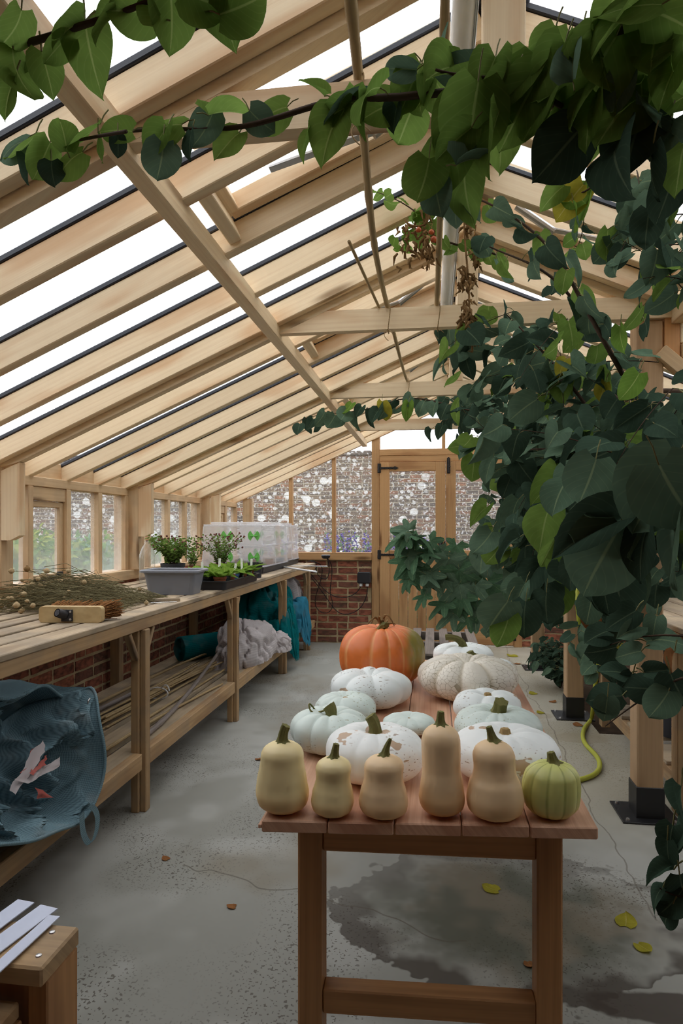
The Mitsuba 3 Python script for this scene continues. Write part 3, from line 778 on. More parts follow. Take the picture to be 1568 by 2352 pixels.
pumpkin('white pumpkin with a bent green-cut stem behind the tan cracked one', 0.21, 2.595, 0.108, 0.088, 'mat_whitepumpkin', 8, ([(0, 0, 0), (-0.02, -0.006, 0.02), (-0.055, -0.012, 0.03), (-0.07, -0.014, 0.05)], 0.016, 0.013), depth=0.11)
pumpkin('smooth white pumpkin with a small corky navel, between the tan pumpkin and the grey-green one', 0.165, 2.046, 0.108, 0.094, 'mat_whitepumpkin', 6, ([(0, 0, 0.0), (0, 0, 0.014)], 0.011, 0.009), 'mat_corkstem', depth=0.12, dimple=0.18)
pumpkin('pale grey-green pumpkin with a fat barrel-shaped stem', 0.175, 1.826, 0.119, 0.105, 'mat_greenwhite', 14, ([(0, 0, 0.0), (0.004, 0, 0.016), (0.008, -0.006, 0.038)], 0.017, 0.018), depth=0.04, dimple=0.16)
pumpkin('large speckled white pumpkin with a short corky stump, behind the green round squash', 0.168, 1.584, 0.126, 0.12, 'mat_scabpumpkin', 10, ([(0, 0, 0.0), (0, 0, 0.018)], 0.014, 0.009), 'mat_corkstem', depth=0.03, dimple=0.12, e=0.8)


def gourd(label, x, y, H, rb, rn, m, stem, prof, cat_='butternut squash', grp='butternut squashes along the table front', ribs=9, rd=0.02, name='butternut_squash'):
    k = thing(name, label, cat_, grp)
    from scipy.interpolate import PchipInterpolator
    z, r = np.array(prof, float).T
    zz = np.linspace(0, 1, 60)
    zz = 0.5 - 0.5 * np.cos(np.pi * zz)
    rr = np.maximum(PchipInterpolator(z, r)(zz), 0.0)
    n = 72
    g = np.arange(n + 1) / n * 2 * np.pi
    rib = 1 - rd * (1 - np.abs(np.sin(g * ribs / 2)) ** 0.8)
    P = np.stack([rr[:, None] * np.cos(g) * rib, rr[:, None] * np.sin(g) * rib, (zz * H)[:, None] + 0 * g], -1)
    sd = rng.integers(1, 90)
    nz = meshkit.fbm(P * 16 + sd, 2, sd) - 0.5
    P[..., :2] *= 1 + 0.07 * nz[..., None]
    P[..., 0] += 0.05 * rb * np.sin(zz * 2.5 + sd)[:, None]
    P[:, -1] = P[:, 0]
    i, j = np.meshgrid(np.arange(59), np.arange(n), indexing='ij')
    q = np.stack([i * (n + 1) + j, i * (n + 1) + j + 1, (i + 1) * (n + 1) + j + 1, (i + 1) * (n + 1) + j], -1).reshape(-1, 4)
    uv = np.stack([np.tile(g / 6.28319, 60), np.repeat(zz, n + 1)], 1)
    put('body', (P.reshape(-1, 3) + [x, y, TZ + 0.0005], q, uv), m, smooth=True, parent=k)
    top = P[-1].mean(0) + [x, y, TZ - 0.003]
    put('stem', stem_mesh(top, *stem), 'mat_stem', smooth=35, parent=k)


def bprof(rb, rn, neck, waist=0.0):
    q = neck / 0.6
    w = rn * (1 - waist)
    return [(0, 0.0), (0.010 * q, rb * 0.40), (0.05 * q, rb * 0.74), (0.13 * q, rb * 0.94), (0.25 * q, rb), (0.37 * q, rb * 0.955), (0.47 * q, rb * 0.72 + w * 0.25), (0.58 * q, w * 1.07), (0.70 * q, w * 1.01), (max(0.8, 0.78 * q), rn), (0.885, rn * 0.91), (0.945, rn * 0.70), (0.985, rn * 0.38), (1.0, 0.003)]


gourd('stout pale yellow butternut squash at the bench end of the front row', -0.311, 1.337, 0.144, 0.056, 0.042, 'mat_butternutpale', ([(0, 0, 0), (0.001, 0, 0.016), (0.008, 0, 0.036)], 0.0095, 0.0085), bprof(0.056, 0.045, 0.62))
gourd('smallest butternut squash, second from the bench end, with a short straight stem', -0.204, 1.332, 0.118, 0.0445, 0.037, 'mat_butternutpale', ([(0, 0, 0), (0.002, 0, 0.014), (0.005, 0, 0.03)], 0.0085, 0.0055), bprof(0.0445, 0.037, 0.55, 0.06))
gourd('dusty pinkish butternut squash with a pointed stem and grey scuffs on its base', -0.099, 1.341, 0.124, 0.0515, 0.042, 'mat_butternut', ([(0, 0, 0), (0.003, 0, 0.014), (0.012, 0, 0.037)], 0.0085, 0.003), bprof(0.0515, 0.041, 0.56, 0.03))
gourd('tallest butternut squash with a long straight neck', 0.015, 1.369, 0.184, 0.0475, 0.040, 'mat_butternut', ([(0, 0, 0), (0, 0, 0.014), (0.001, 0, 0.029)], 0.009, 0.006), bprof(0.0475, 0.0405, 0.43, 0.04))
gourd('wide-based butternut squash next to the green round squash', 0.122, 1.365, 0.156, 0.0585, 0.044, 'mat_butternut', ([(0, 0, 0), (-0.004, 0, 0.014), (-0.009, 0, 0.031)], 0.0095, 0.006), bprof(0.0585, 0.043, 0.58, 0.03))
gourd('round ribbed green squash at the end of the front row', 0.243, 1.394, 0.108, 0.059, 0.05, 'mat_greensquash', ([(0, 0, 0), (-0.002, 0, 0.01), (-0.005, 0, 0.023)], 0.011, 0.007),
      [(0, 0.0), (0.015, 0.03), (0.08, 0.044), (0.25, 0.056), (0.5, 0.059), (0.75, 0.055), (0.92, 0.040), (0.985, 0.02), (0.97 + 0.03, 0.004)], 'squash', None, 10, 0.06, 'round_squash')
#@LEAVES
# ------------------------------------------------------------------ leaves
def leaf_grid(kind, fold, curl, wave, seed, ns=9, nt=7):
    s = np.linspace(0, 1, ns)[:, None]
    t = np.linspace(-1, 1, nt)[None]
    if kind == 'cordate':
        w = np.interp(s[:, 0], [0, .05, .15, .3, .45, .6, .75, .88, .95, 1], [.24, .36, .46, .52, .53, .49, .385, .235, .12, 0])[:, None]
        x = s - 0.13 * np.abs(t) ** 1.3 * (1 - s) ** 3
    elif kind == 'oval':
        w = np.interp(s[:, 0], [0, .1, .3, .5, .7, .9, 1], [0.02, .16, .28, .30, .24, .09, 0])[:, None]
        x = s + 0 * t
    y = w * t
    rg = np.random.default_rng(seed)
    ph = rg.uniform(0, 6, 4)
    z = fold * np.abs(y) * (1.1 - 0.5 * s) - curl * x * x - 0.9 * max(fold, 0) * y * y + wave * np.sin(5.5 * s + ph[0] + np.sign(t) * ph[1]) * np.abs(t) ** 1.5
    y = y * (1 - 0.25 * abs(fold)) + 0.05 * np.sin(2.2 * s + ph[2]) * s
    V = np.stack([x, y + 0 * x, z], -1).reshape(-1, 3)
    i, j = np.meshgrid(np.arange(ns - 1), np.arange(nt - 1), indexing='ij')
    q = np.stack([i * nt + j, (i + 1) * nt + j, (i + 1) * nt + j + 1, i * nt + j + 1], -1).reshape(-1, 4)
    F = np.vstack([q[:, [0, 1, 2]], q[:, [0, 2, 3]]])
    uv = np.stack([np.repeat(s[:, 0], nt), np.tile(t[0], ns)], 1)
    return V, F, uv


def fig_grid(seed, fold=0.1, curl=0.3):
    """Five-lobed fig leaf: outline in polar form round the petiole end, as a fan of rings."""
    rg = np.random.default_rng(seed)
    na, nr = 41, 4
    a = np.linspace(-2.5, 2.5, na)
    R = np.full(na, 0.36)
    for c, wdt, h in ((0, 0.34, 0.66), (0.9, 0.3, 0.56), (-0.9, 0.3, 0.56), (1.8, 0.32, 0.36), (-1.8, 0.32, 0.36)):
        R = np.maximum(R, 0.30 + (h * rg.uniform(0.9, 1.08)) * np.exp(-((a - c) / wdt) ** 2))
    rr = np.linspace(0.02, 1, nr)[:, None]
    x, y = rr * R * np.cos(a), rr * R * np.sin(a)
    z = fold * np.abs(y) - curl * (x * x + 0.6 * y * y) + 0.05 * np.sin(a * 4 + rg.uniform(0, 6)) * rr
    V = np.stack([x, y, z], -1).reshape(-1, 3)
    i, j = np.meshgrid(np.arange(nr - 1), np.arange(na - 1), indexing='ij')
    q = np.stack([i * na + j, (i + 1) * na + j, (i + 1) * na + j + 1, i * na + j + 1], -1).reshape(-1, 4)
    uv = np.stack([(rr * R * np.ones_like(a)).ravel(), np.tile(np.sin(a * 3.5) * 0.9, nr)], 1)
    return V, np.vstack([q[:, [0, 1, 2]], q[:, [0, 2, 3]]]), uv


CORD = [leaf_grid('cordate', f, c, w, k) for k, (f, c, w) in enumerate([(0.25, 0.25, 0.04), (0.6, 0.4, 0.06), (0.12, 0.2, 0.07), (1.0, 0.25, 0.05), (-0.25, 0.5, 0.07), (0.4, 0.75, 0.08), (0.15, -0.2, 0.06), (1.5, 0.4, 0.06)])]
OVAL = [leaf_grid('oval', f, c, w, k + 20, 7, 5) for k, (f, c, w) in enumerate([(0.3, 0.3, 0.02), (0.6, 0.5, 0.03), (0.1, 0.1, 0.03), (0.2, 0.8, 0.02)])]
FIG = [fig_grid(k, f, c) for k, (f, c) in enumerate([(0.1, 0.3), (0.25, 0.5), (0.0, 0.15), (0.2, 0.8)])]


def leafmat(name, a, b, vein, trans=0.55, rough=0.42, holes=0.0):
    A, B, Vn = mi.Color3f(*a), mi.Color3f(*b), mi.Color3f(*vein)

    def f(p, n, uv):
        c = mix(A, B, fbm(p.x * 9, p.y * 9, p.z * 9, 2))
        c = c * (0.8 + 0.4 * fbm(p.x * 45, p.y * 45, p.z * 45, 2))
        t = dr.abs(uv.y)
        k = (uv.x - 0.42 * t) * 7
        sv = smoothstep(0.09, 0.02, dr.abs(k - dr.floor(k) - 0.5) * (1 - 0.3 * t)) * 0.13
        mr = smoothstep(0.06, 0.02, t) * 0.7
        return mix(c, Vn, dr.maximum(sv, mr))
    scene[name] = {'type': 'principledthin', 'base_color': proc(f), 'roughness': rough, 'diff_trans': trans, 'spec_trans': 0.0, 'eta': 1.45}


leafmat('mat_leaf', rgb(100, 124, 104), rgb(76, 100, 78), rgb(136, 154, 118), 0.45, 0.36)
leafmat('mat_leafolive', rgb(122, 150, 74), rgb(92, 122, 54), rgb(156, 176, 108), 1.05, 0.4)
leafmat('mat_leafdark', rgb(66, 86, 72), rgb(48, 66, 52), rgb(100, 118, 94), 0.4, 0.36)
leafmat('mat_leafbright', rgb(124, 158, 70), rgb(92, 128, 52), rgb(168, 186, 110), 0.9)
leafmat('mat_leafyellow', rgb(196, 186, 72), rgb(150, 146, 52), rgb(206, 196, 120), 0.8)
leafmat('mat_leafbrown', rgb(150, 104, 66), rgb(110, 74, 48), rgb(160, 120, 84), 0.3, 0.7)
leafmat('mat_figleaf', rgb(88, 118, 92), rgb(66, 96, 68), rgb(126, 150, 110), 0.5)
leafmat('mat_herb', rgb(122, 150, 76), rgb(90, 118, 56), rgb(150, 172, 100), 0.7)
leafmat('mat_seedling', rgb(142, 172, 74), rgb(106, 142, 56), rgb(176, 196, 112), 0.8)
mat('mat_bark', lambda p, n, uv: mix(rgb(84, 68, 54), rgb(52, 42, 34), fbm(p.x * 50, p.y * 50, p.z * 50, 3)), 0.8, 0.2)
mat('mat_twig', lambda p, n, uv: mix(rgb(150, 152, 100), rgb(112, 108, 72), fbm(p.x * 30, p.y * 30, p.z * 30, 2)), 0.6, 0.3)
UP = np.array([0, 0, 1.0])


def unit(a): return a / (np.linalg.norm(a) + 1e-12)


class Plant:
    """Collects leaves, twigs and stalks; the leaves that show largest become parts, the rest one part."""
    def __init__(self, name, label, cat_, bank, mats, limit=300):
        self.k = thing(name, label, cat_); self.bank, self.mats, self.limit = bank, mats, limit
        self.L, self.stalks, self.fine = [], [], []

    def leaf(self, base, tip, nrm, size, m=None, v=None):
        X = unit(np.asarray(tip, float)); Z = np.asarray(nrm, float); Z = unit(Z - X * (Z @ X)); Y = np.cross(Z, X)
        self.L.append((np.asarray(base, float), np.stack([X, Y, Z], 1) * size, size, int(rng.integers(len(self.bank))) if v is None else v, m or self.mats[rng.integers(len(self.mats))]))

    def stalk(self, a, b, r=0.0012):
        mid = (np.asarray(a) + b) / 2 + np.array([0, 0, 0.12 * np.linalg.norm(np.asarray(a) - b)])
        self.stalks.append(tube([a, mid, b], r, 4, False))

    def branch(self, P, r0, r1, m='mat_bark', name='branch', n=28):
        C = spline(P, n)
        put(name, tube(C, np.linspace(r0, r1, n), 7), m, smooth=True, parent=self.k)
        return C

    def twig(self, C, step, size, r=0.0, jitter=0.25, face=0.5, droop=0.8, pet=0.35, start=0.0, m=None, ups=0.7):
        """Alternate leaves along the polyline C."""
        s = np.concatenate([[0], np.cumsum(np.linalg.norm(np.diff(C, axis=0), axis=1))])
        x, k = start, 0
        if r: self.fine.append(tube(C, np.linspace(r, r * 0.4, len(C)), 5, False))
        while x < s[-1]:
            p = np.array([np.interp(x, s, C[:, i]) for i in range(3)])
            d = unit(np.array([np.interp(min(x + 0.01, s[-1]), s, C[:, i]) - np.interp(max(x - 0.01, 0), s, C[:, i]) for i in range(3)]))
            side = unit(np.cross(d, UP) + 1e-6) * (1 if k % 2 else -1)
            tip = unit(side * 0.8 + d * 0.55 - UP * droop + rng.normal(0, jitter, 3))
            toward = unit(EYE - p)
            nrm = UP * ups + toward * face + rng.normal(0, 0.62, 3)
            L = size * rng.uniform(0.72, 1.15)
            b = p + unit(side * 0.6 + d * 0.4 + rng.normal(0, 0.3, 3)) * L * pet
            self.stalk(p, b, 0.0013)
            self.leaf(b, tip, nrm, L, m)
            x += step * rng.uniform(0.7, 1.3); k += 1

    def hero(self, u, v, y, lpx, ang, tilt=0.3, m=None, vr=None, stalk=True):
        """A leaf measured in the photograph: where it hangs, its length there and the way its tip points."""
        c = at(u, v, y); d = (c - EYE) @ FWD
        L = lpx * d / 1500
        a = math.radians(ang)
        tip = RGT * math.cos(a) + UP * math.sin(a) + FWD * rng.normal(0, 0.25)
        tip = unit(tip)
        nrm = unit(EYE - c) + rng.normal(0, tilt * 1.2, 3) + UP * 0.65 - RGT * 0.25
        b = c - tip * L * 0.5
        self.leaf(b, tip, nrm, L, m, vr)
        if stalk: self.stalk(b - tip * L * 0.3 + np.array([0, 0, 0.01]), b)

    def close(self):
        vis = lambda l: -l[2] / max(np.linalg.norm(l[0] - EYE), 0.3)
        def inframe(l):
            d = l[0] - EYE; z = d @ FWD
            if z < 0.1: return False
            u, v = 784 + 1500 * (d @ RGT) / z, 1213 - 1500 * d[2] / z
            return -60 < u < 1630 and -60 < v < 2410
        seen = [l for l in self.L if inframe(l)]
        hid = [l for l in self.L if not inframe(l)]
        seen.sort(key=vis)
        global LPLY
        for b, M, s, v, m in seen[:self.limit]:
            kk = (id(self.bank), v, m)
            if kk not in LPLY:
                V, F, uv = self.bank[v]
                LPLY[kk] = mikit.ply((V, F), m, smooth=True, uv=uv)
            W = np.eye(4); W[:3, :3] = M; W[:3, 3] = b
            put('leaf', LPLY[kk], None, parent=self.k, to_world=T(W.tolist()))
        by = {}
        for b, M, s, v, m in seen[self.limit:] + hid: by.setdefault(m, []).append((self.bank[v][0] @ M.T + b,) + self.bank[v][1:])
        for m in sorted(by):
            key = put('foliage', cat(*by[m]), m, smooth=True, parent=self.k)
            labels[key] = {'kind': 'stuff'}
        if self.stalks:
            key = put('petioles', cat(*self.stalks), 'mat_twig', smooth=True, parent=self.k); labels[key] = {'kind': 'stuff'}
        if self.fine:
            key = put('twigs', cat(*self.fine), 'mat_bark', smooth=True, parent=self.k); labels[key] = {'kind': 'stuff'}


LPLY = {}


def in_poly(poly, n):
    """n points in a polygon by rejection."""
    from shapely.geometry import Polygon, Point
    P = Polygon(poly); x0, y0, x1, y1 = P.bounds
    out = []
    while len(out) < n:
        a = (rng.uniform(x0, x1), rng.uniform(y0, y1))
        if P.contains(Point(a)): out.append(a)
    return out


def roofz(x): return 1.53 + SLOPE * ((x if x < RIDGE else 2 * RIDGE - x) + 2.17)


def twigs(P, poly, n, y0, y1, length, size, ang=180, spread=40, step=0.05, r=0.0016, **kw):
    for u, v in in_poly(poly, n):
        y = rng.uniform(y0, y1)
        a = math.radians(ang + rng.normal(0, spread))
        c = at(u, v, y)
        L = length * rng.uniform(0.6, 1.2)
        d = RGT * math.cos(a) + UP * math.sin(a) + FWD * rng.normal(0, 0.35)
        p0 = c - d * L / 2; p2 = c + d * L / 2 - UP * 0.04
        for p in (p0, c, p2): p[2] = min(p[2], roofz(p[0]) - 0.06); p[1] = max(p[1], 0.62)
        P.twig(spline([p0, c, p2], 12), step, size, r, **kw)


px = lambda y, *uv: [at(u, v, y_) for (u, v), y_ in zip(uv, y if isinstance(y, (list, tuple)) else [y] * len(uv))]


#@BENCHTOP
# ------------------------------------------------------------------ things on the bench
mat('mat_broomwood', lambda p, n, uv: mix(rgb(206, 184, 138), rgb(172, 144, 98), fbm(p.x * 40, p.y * 40, p.z * 40, 3)), 0.5, 0.4)
mat('mat_bristle', lambda p, n, uv: mix(rgb(160, 112, 64), rgb(110, 72, 40), noise(p.x * 300, p.y * 60, p.z * 300)), 0.8, 0.2)
mat('mat_drystem', lambda p, n, uv: mix(rgb(140, 132, 100), rgb(92, 86, 60), noise(p.x * 30, p.y * 30, p.z * 30)), 0.85, 0.15)
mat('mat_seedhead', lambda p, n, uv: mix(rgb(196, 176, 138), rgb(150, 124, 88), fbm(p.x * 60, p.y * 60, p.z * 60, 2)), 0.8, 0.2)
mat('mat_greytub', rgb(122, 126, 134), 0.4, 0.4)
mat('mat_blackpot', rgb(44, 46, 52), 0.5, 0.4)
mat('mat_bluepot', rgb(58, 92, 136), 0.5, 0.4)
mat('mat_terracotta', lambda p, n, uv: mix(rgb(150, 88, 62), rgb(120, 70, 52), fbm(p.x * 30, p.y * 30, p.z * 30, 2)), 0.8, 0.2)
mat('mat_label', rgb(236, 238, 236), 0.4, 0.4)
mat('mat_green', rgb(112, 190, 96), 0.4, 0.4)
mat('mat_cane', lambda p, n, uv: mix(rgb(186, 164, 120), rgb(128, 104, 72), fbm(uv.x * 6, uv.y * 90, 1, 3)), 0.55, 0.35)
mat('mat_greycane', lambda p, n, uv: mix(rgb(146, 136, 130), rgb(106, 98, 94), fbm(uv.x * 5, uv.y * 80, 1, 3)), 0.6, 0.3)
mat('mat_string', rgb(150, 126, 92), 0.9, 0.1)
mat('mat_cable', rgb(24, 24, 26), 0.5, 0.4)


def weave(name, a, b, f, rough=0.75, thin=None):
    A, B = mi.Color3f(*a), mi.Color3f(*b)

    def fn(p, n, uv):
        w = 0.5 + 0.25 * dr.sin(uv.x * f) + 0.25 * dr.sin(uv.y * f)
        c = mix(A, B, dr.clip(w, 0, 1))
        return mix(c, rgb(150, 150, 146), 0.28 * smoothstep(0.55, 0.8, fbm(p.x * 12, p.y * 12, p.z * 12, 3)))
    if thin: scene[name] = {'type': 'principledthin', 'base_color': proc(fn), 'roughness': rough, 'diff_trans': thin, 'spec_trans': 0.0}
    else: mat(name, fn, rough, 0.2)


weave('mat_bag', rgb(124, 152, 162), rgb(76, 102, 112), 900)
weave('mat_tealnet', rgb(28, 136, 140), rgb(18, 100, 108), 700, 0.7, 0.7)
weave('mat_bluenet', rgb(74, 150, 176), rgb(50, 120, 150), 700, 0.7, 0.7)
weave('mat_fleece', rgb(214, 208, 208), rgb(188, 182, 184), 500, 0.9, 0.6)

# broom head lying on its side
c = atz(160, 1431, BT)
bh = thing('broom_head', 'wooden broom head with a black handle socket and brown bristles, lying on the bench front', 'broom')
from shapely.geometry import box as sbox
blk = trimesh.creation.extrude_polygon(sbox(-0.112, -0.018, 0.112, 0.018).buffer(0.014), 0.032, engine='earcut')
Vb = np.array(blk.vertices)
ry = 0.10
def bplace(V): return move((V,), (c[0], c[1] + 0.016, BT + 0.033), ry)[0]
Wb = np.stack([Vb[:, 0], Vb[:, 2] - 0.016, Vb[:, 1]], 1)
put('block', (bplace(Wb), np.array(blk.faces)[:, ::-1]), 'mat_broomwood', smooth=40, parent=bh)
W, F, uv = box(-0.033, 0.012, -0.024, -0.016, -0.026, 0.02, 0.004)
sp_k = put('socket_plate', cat((bplace(W), F), (lambda t_: (bplace(t_[0]), t_[1]))(tube([(-0.02, -0.02, 0.0), (-0.036, -0.05, 0.012)], [0.019, 0.0165], 16, False)), (lambda t_: (bplace(t_[0]), t_[1]))(tube([(-0.036, -0.05, 0.012), (-0.022, -0.022, 0.001)], [0.013, 0.012], 16)))[:2], 'mat_blackplastic', smooth=40, parent=bh)
for sx, sz in ((0.004, 0.012), (0.004, -0.018)):
    put('screw', (bplace(move(lathe([(0, 0.003), (0.004, 0.002), (0.005, 0)], 8), (sx, -0.024, sz), R=[[1, 0, 0], [0, 0, -1], [0, 1, 0]])[0]), lathe([(0, 0.003), (0.004, 0.002), (0.005, 0)], 8)[1]), 'mat_screw', parent=sp_k)
br_ = []
for k in range(800):
    x, z = rng.uniform(-0.112, 0.115), rng.uniform(-0.022, 0.022)
    a = np.array([x, 0.012, z]); e = np.array([x * 1.22 + 0.03 + rng.normal(0, 0.006), 0.095 + rng.normal(0, 0.008), max(z * 1.5 + 0.012 + rng.normal(0, 0.004), -0.03)])
    br_.append(tube([a, (a + e) / 2 + rng.normal(0, 0.003, 3), e], 0.0015, 3, False))
m_ = cat(*br_)
key = put('bristles', (bplace(m_[0]), m_[1]), 'mat_bristle', smooth=True, parent=bh); labels[key] = {'kind': 'stuff'}

# heap of dried seed heads
dp = thing('dried_flower_bundle', 'heap of dried stems with pale round seed heads drying on the bench', 'dried flowers')
st = []
heads = []
for k in range(900):
    q = rng.uniform()
    x = rng.uniform(-1.86, -1.36); y0 = rng.uniform(2.72, 3.3)
    z = BT + 0.006 + 0.15 * rng.uniform() * math.exp(-((x + 1.66) / 0.22) ** 2) * math.exp(-((y0 - 3.0) / 0.3) ** 2)
    d = np.array([-0.75 + rng.normal(0, 0.22), -0.5 + rng.normal(0, 0.3), rng.normal(0, 0.1)])
    L = rng.uniform(0.12, 0.3)
    a = np.array([x, y0, z]); e = a + d * L; e[2] = max(e[2], BT + 0.006)
    e[0] = max(e[0], -2.08)
    st.append(tube([a, (a + e) / 2 + rng.normal(0, 0.012, 3) + [0, 0, 0.01], e], rng.uniform(0.0009, 0.0018), 3, False))
    if k < 90: heads.append((e, d, rng.uniform(0.008, 0.014)))
key = put('stems', cat(*st), 'mat_drystem', smooth=True, parent=dp); labels[key] = {'kind': 'stuff'}
hp = np.array([(0, -1.0), (0.35, -0.95), (0.8, -0.55), (1.0, 0), (0.85, 0.5), (0.45, 0.85), (0.28, 0.95), (0.34, 1.15), (0.0, 1.05)])
HV, HF, HU = lathe(hp, 12)
HPLY = mikit.ply((HV, HF), 'mat_seedhead', smooth=40)
for e, d, r in heads:
    z = d / np.linalg.norm(d); x = np.cross([0.2, 0.1, 0.97], z); x /= np.linalg.norm(x); y = np.cross(z, x)
    W = np.eye(4); W[:3, :3] = np.stack([x, y, z], 1) * r; W[:3, 3] = e + z * r; W[2, 3] = max(W[2, 3], BT + r)
    put('seed_head', HPLY, None, parent=dp, to_world=T(W.tolist()))
p0, p1 = np.array([-1.62, 2.78, BT + 0.06]), at(62, 1307, 2.55)
ls = thing('dried_stalk', 'single long dried stalk with a brown seed head sticking up across the window', 'dried flower')
put('stem', tube(spline([p0, (p0 + p1) / 2 + [0, 0, 0.012], p1], 10), 0.0012, 5), 'mat_drystem', smooth=True, parent=ls)
put('seed_head', move((HV, HF), p1, s=0.013), 'mat_drystalk', smooth=40, parent=ls)
k_ = thing('loose_seed_head', 'loose pale seed head on the bench edge beside the dried heap', 'seed head')
scene[k_] = mikit.ply(move((HV, HF), (atz(336, 1390, BT)[0], atz(336, 1390, BT)[1], BT + 0.012), s=0.011)[:2], 'mat_seedhead', smooth=40)
k_ = thing('wooden_batten', 'thin grey wooden batten lying in front of the grey tub', 'batten')
scene[k_] = mikit.ply(beam((-1.60, 3.06, BT + 0.009), (-1.285, 3.2, BT + 0.009), 0.022, 0.017)[:2], 'mat_slat')
k_ = thing('white_plant_label', 'white plant label lying flat on the bench edge', 'plant label')
scene[k_] = mikit.ply(beam((-1.40, 3.1, BT + 0.002), (-1.285, 3.16, BT + 0.002), 0.013, 0.002)[:2], 'mat_label')


# grey tub
def tub_mesh(L, W, H, taper, t=0.004, lip=0.02):
    from shapely.geometry import box as sb
    rings = []
    def ring(l, w, z, r=0.03, n=10):
        a = np.linspace(0, np.pi / 2, n)
        pts = []
        for sx, sy, o in ((1, 1, 0), (-1, 1, 1), (-1, -1, 2), (1, -1, 3)):
            g = a + o * np.pi / 2
            pts.append(np.stack([sx * (l / 2 - r) + r * np.cos(g), sy * (w / 2 - r) + r * np.sin(g), np.full(n, z)], 1))
        return np.vstack(pts)
    spec = [(L - taper, W - taper, 0), (L - 0.3 * taper, W - 0.3 * taper, H * 0.8), (L - 0.25 * taper, W - 0.25 * taper, H * 0.82), (L, W, H * 0.90), (L + 2 * lip, W + 2 * lip, H * 0.90), (L + 2 * lip, W + 2 * lip, H * 0.97), (L + lip, W + lip, H), (L - 2 * t, W - 2 * t, H * 0.97), (L - taper - 2 * t, W - taper - 2 * t, t)]
    R = [ring(*s) for s in spec]
    n = len(R[0]); V = np.vstack(R + [np.array([[0, 0, 0], [0, 0, t]])])
    F = []
    for k in range(len(R) - 1):
        for j in range(n):
            a, b = k * n + j, k * n + (j + 1) % n
            F += [[a, b, b + n], [a, b + n, a + n]]
    c0 = len(V) - 2; e = (len(R) - 1) * n
    for j in range(n): F += [[c0, (j + 1) % n, j], [c0 + 1, e + j, e + (j + 1) % n]]
    return V, np.array(F)


k_ = thing('grey_tub', 'empty grey plastic tub with a rolled rim standing on the bench', 'tub')
scene[k_] = mikit.ply(move(tub_mesh(0.31, 0.22, 0.14, 0.05, lip=0.014), (-1.47, 3.58, BT + 0.0005), 0.06), 'mat_greytub', smooth=35)

# seed tray with pots
ty = thing('seed_tray', 'black plastic seed tray holding the pots of seedlings', 'tray')
put('tray', (lambda m_: (m_[0], m_[1]))(move(tub_mesh(0.30, 0.76, 0.055, 0.02, lip=0.008), (-1.385, 4.17, BT + 0.0005), 0.0)), 'mat_blackplastic', smooth=35, parent=ty)


def pot_mesh(r, h):
    return lathe([(0, 0), (r * 0.74, 0), (r * 0.9, h * 0.78), (r * 0.98, h * 0.8), (r, h), (r * 0.93, h), (r * 0.9, h * 0.86), (0, h * 0.86)], 20)


mat('mat_compost', rgb(58, 46, 36), 0.95, 0.1)


def potted(label, name, x, y, z, r, h, pm, cat_, grp, grow):
    P = Plant(name, label, cat_, OVAL, ['mat_seedling'], 60)
    if grp: labels[P.k]['group'] = grp
    m_ = move(pot_mesh(r, h), (x, y, z))
    put('pot', m_[:2], pm, smooth=35, parent=P.k)
    m_ = move(lathe([(0, h * 0.875), (r * 0.89, h * 0.865)], 16), (x, y, z))
    put('compost', m_[:2], 'mat_compost', parent=P.k)
    grow(P, np.array([x, y, z + h * 0.87]), r)
    P.close()
    return P


def rosette(n, s, tall=0.5, m='mat_seedling'):
    def g(P, b, r):
        for q in range(n):
            a = rng.uniform(0, 6.28)
            d = np.array([math.cos(a), math.sin(a), rng.uniform(tall * 0.5, tall * 1.8)])
            P.leaf(b + d * [0.2 * r, 0.2 * r, 0.0], d, np.array([-math.cos(a), -math.sin(a), 1.2]) + rng.normal(0, 0.3, 3), s * rng.uniform(0.7, 1.15), m, v=int(rng.integers(3)))
    return g


def herb(n, hgt, spread, leaf, flowers=None, fm='mat_flower', m='mat_herb'):
    def g(P, b, r):
        fl = []
        for q in range(n):
            a, s = rng.uniform(0, 6.28), spread * rng.uniform() ** 0.5
            e = b + [s * math.cos(a), s * math.sin(a), hgt * rng.uniform(0.55, 1.0)]
            C = spline([b + [0.3 * r * math.cos(a), 0.3 * r * math.sin(a), 0], (b + e) / 2 + [0, 0, hgt * 0.12], e], 7)
            P.twig(C, 0.022, leaf, 0.0009, start=0.03, face=0.3, droop=0.1, m=m, pet=0.1)
            if flowers and rng.random() < flowers:
                fl.append(move(trimesh_ico(), e, s=rng.uniform(0.004, 0.008)))
        if fl:
            key = put('flowers', cat(*fl)[:2], fm, smooth=True, parent=P.k); labels[key] = {'kind': 'stuff'}
    return g


def trimesh_ico():
    i_ = trimesh.creation.icosphere(subdivisions=1)
    return np.array(i_.vertices), np.array(i_.faces)


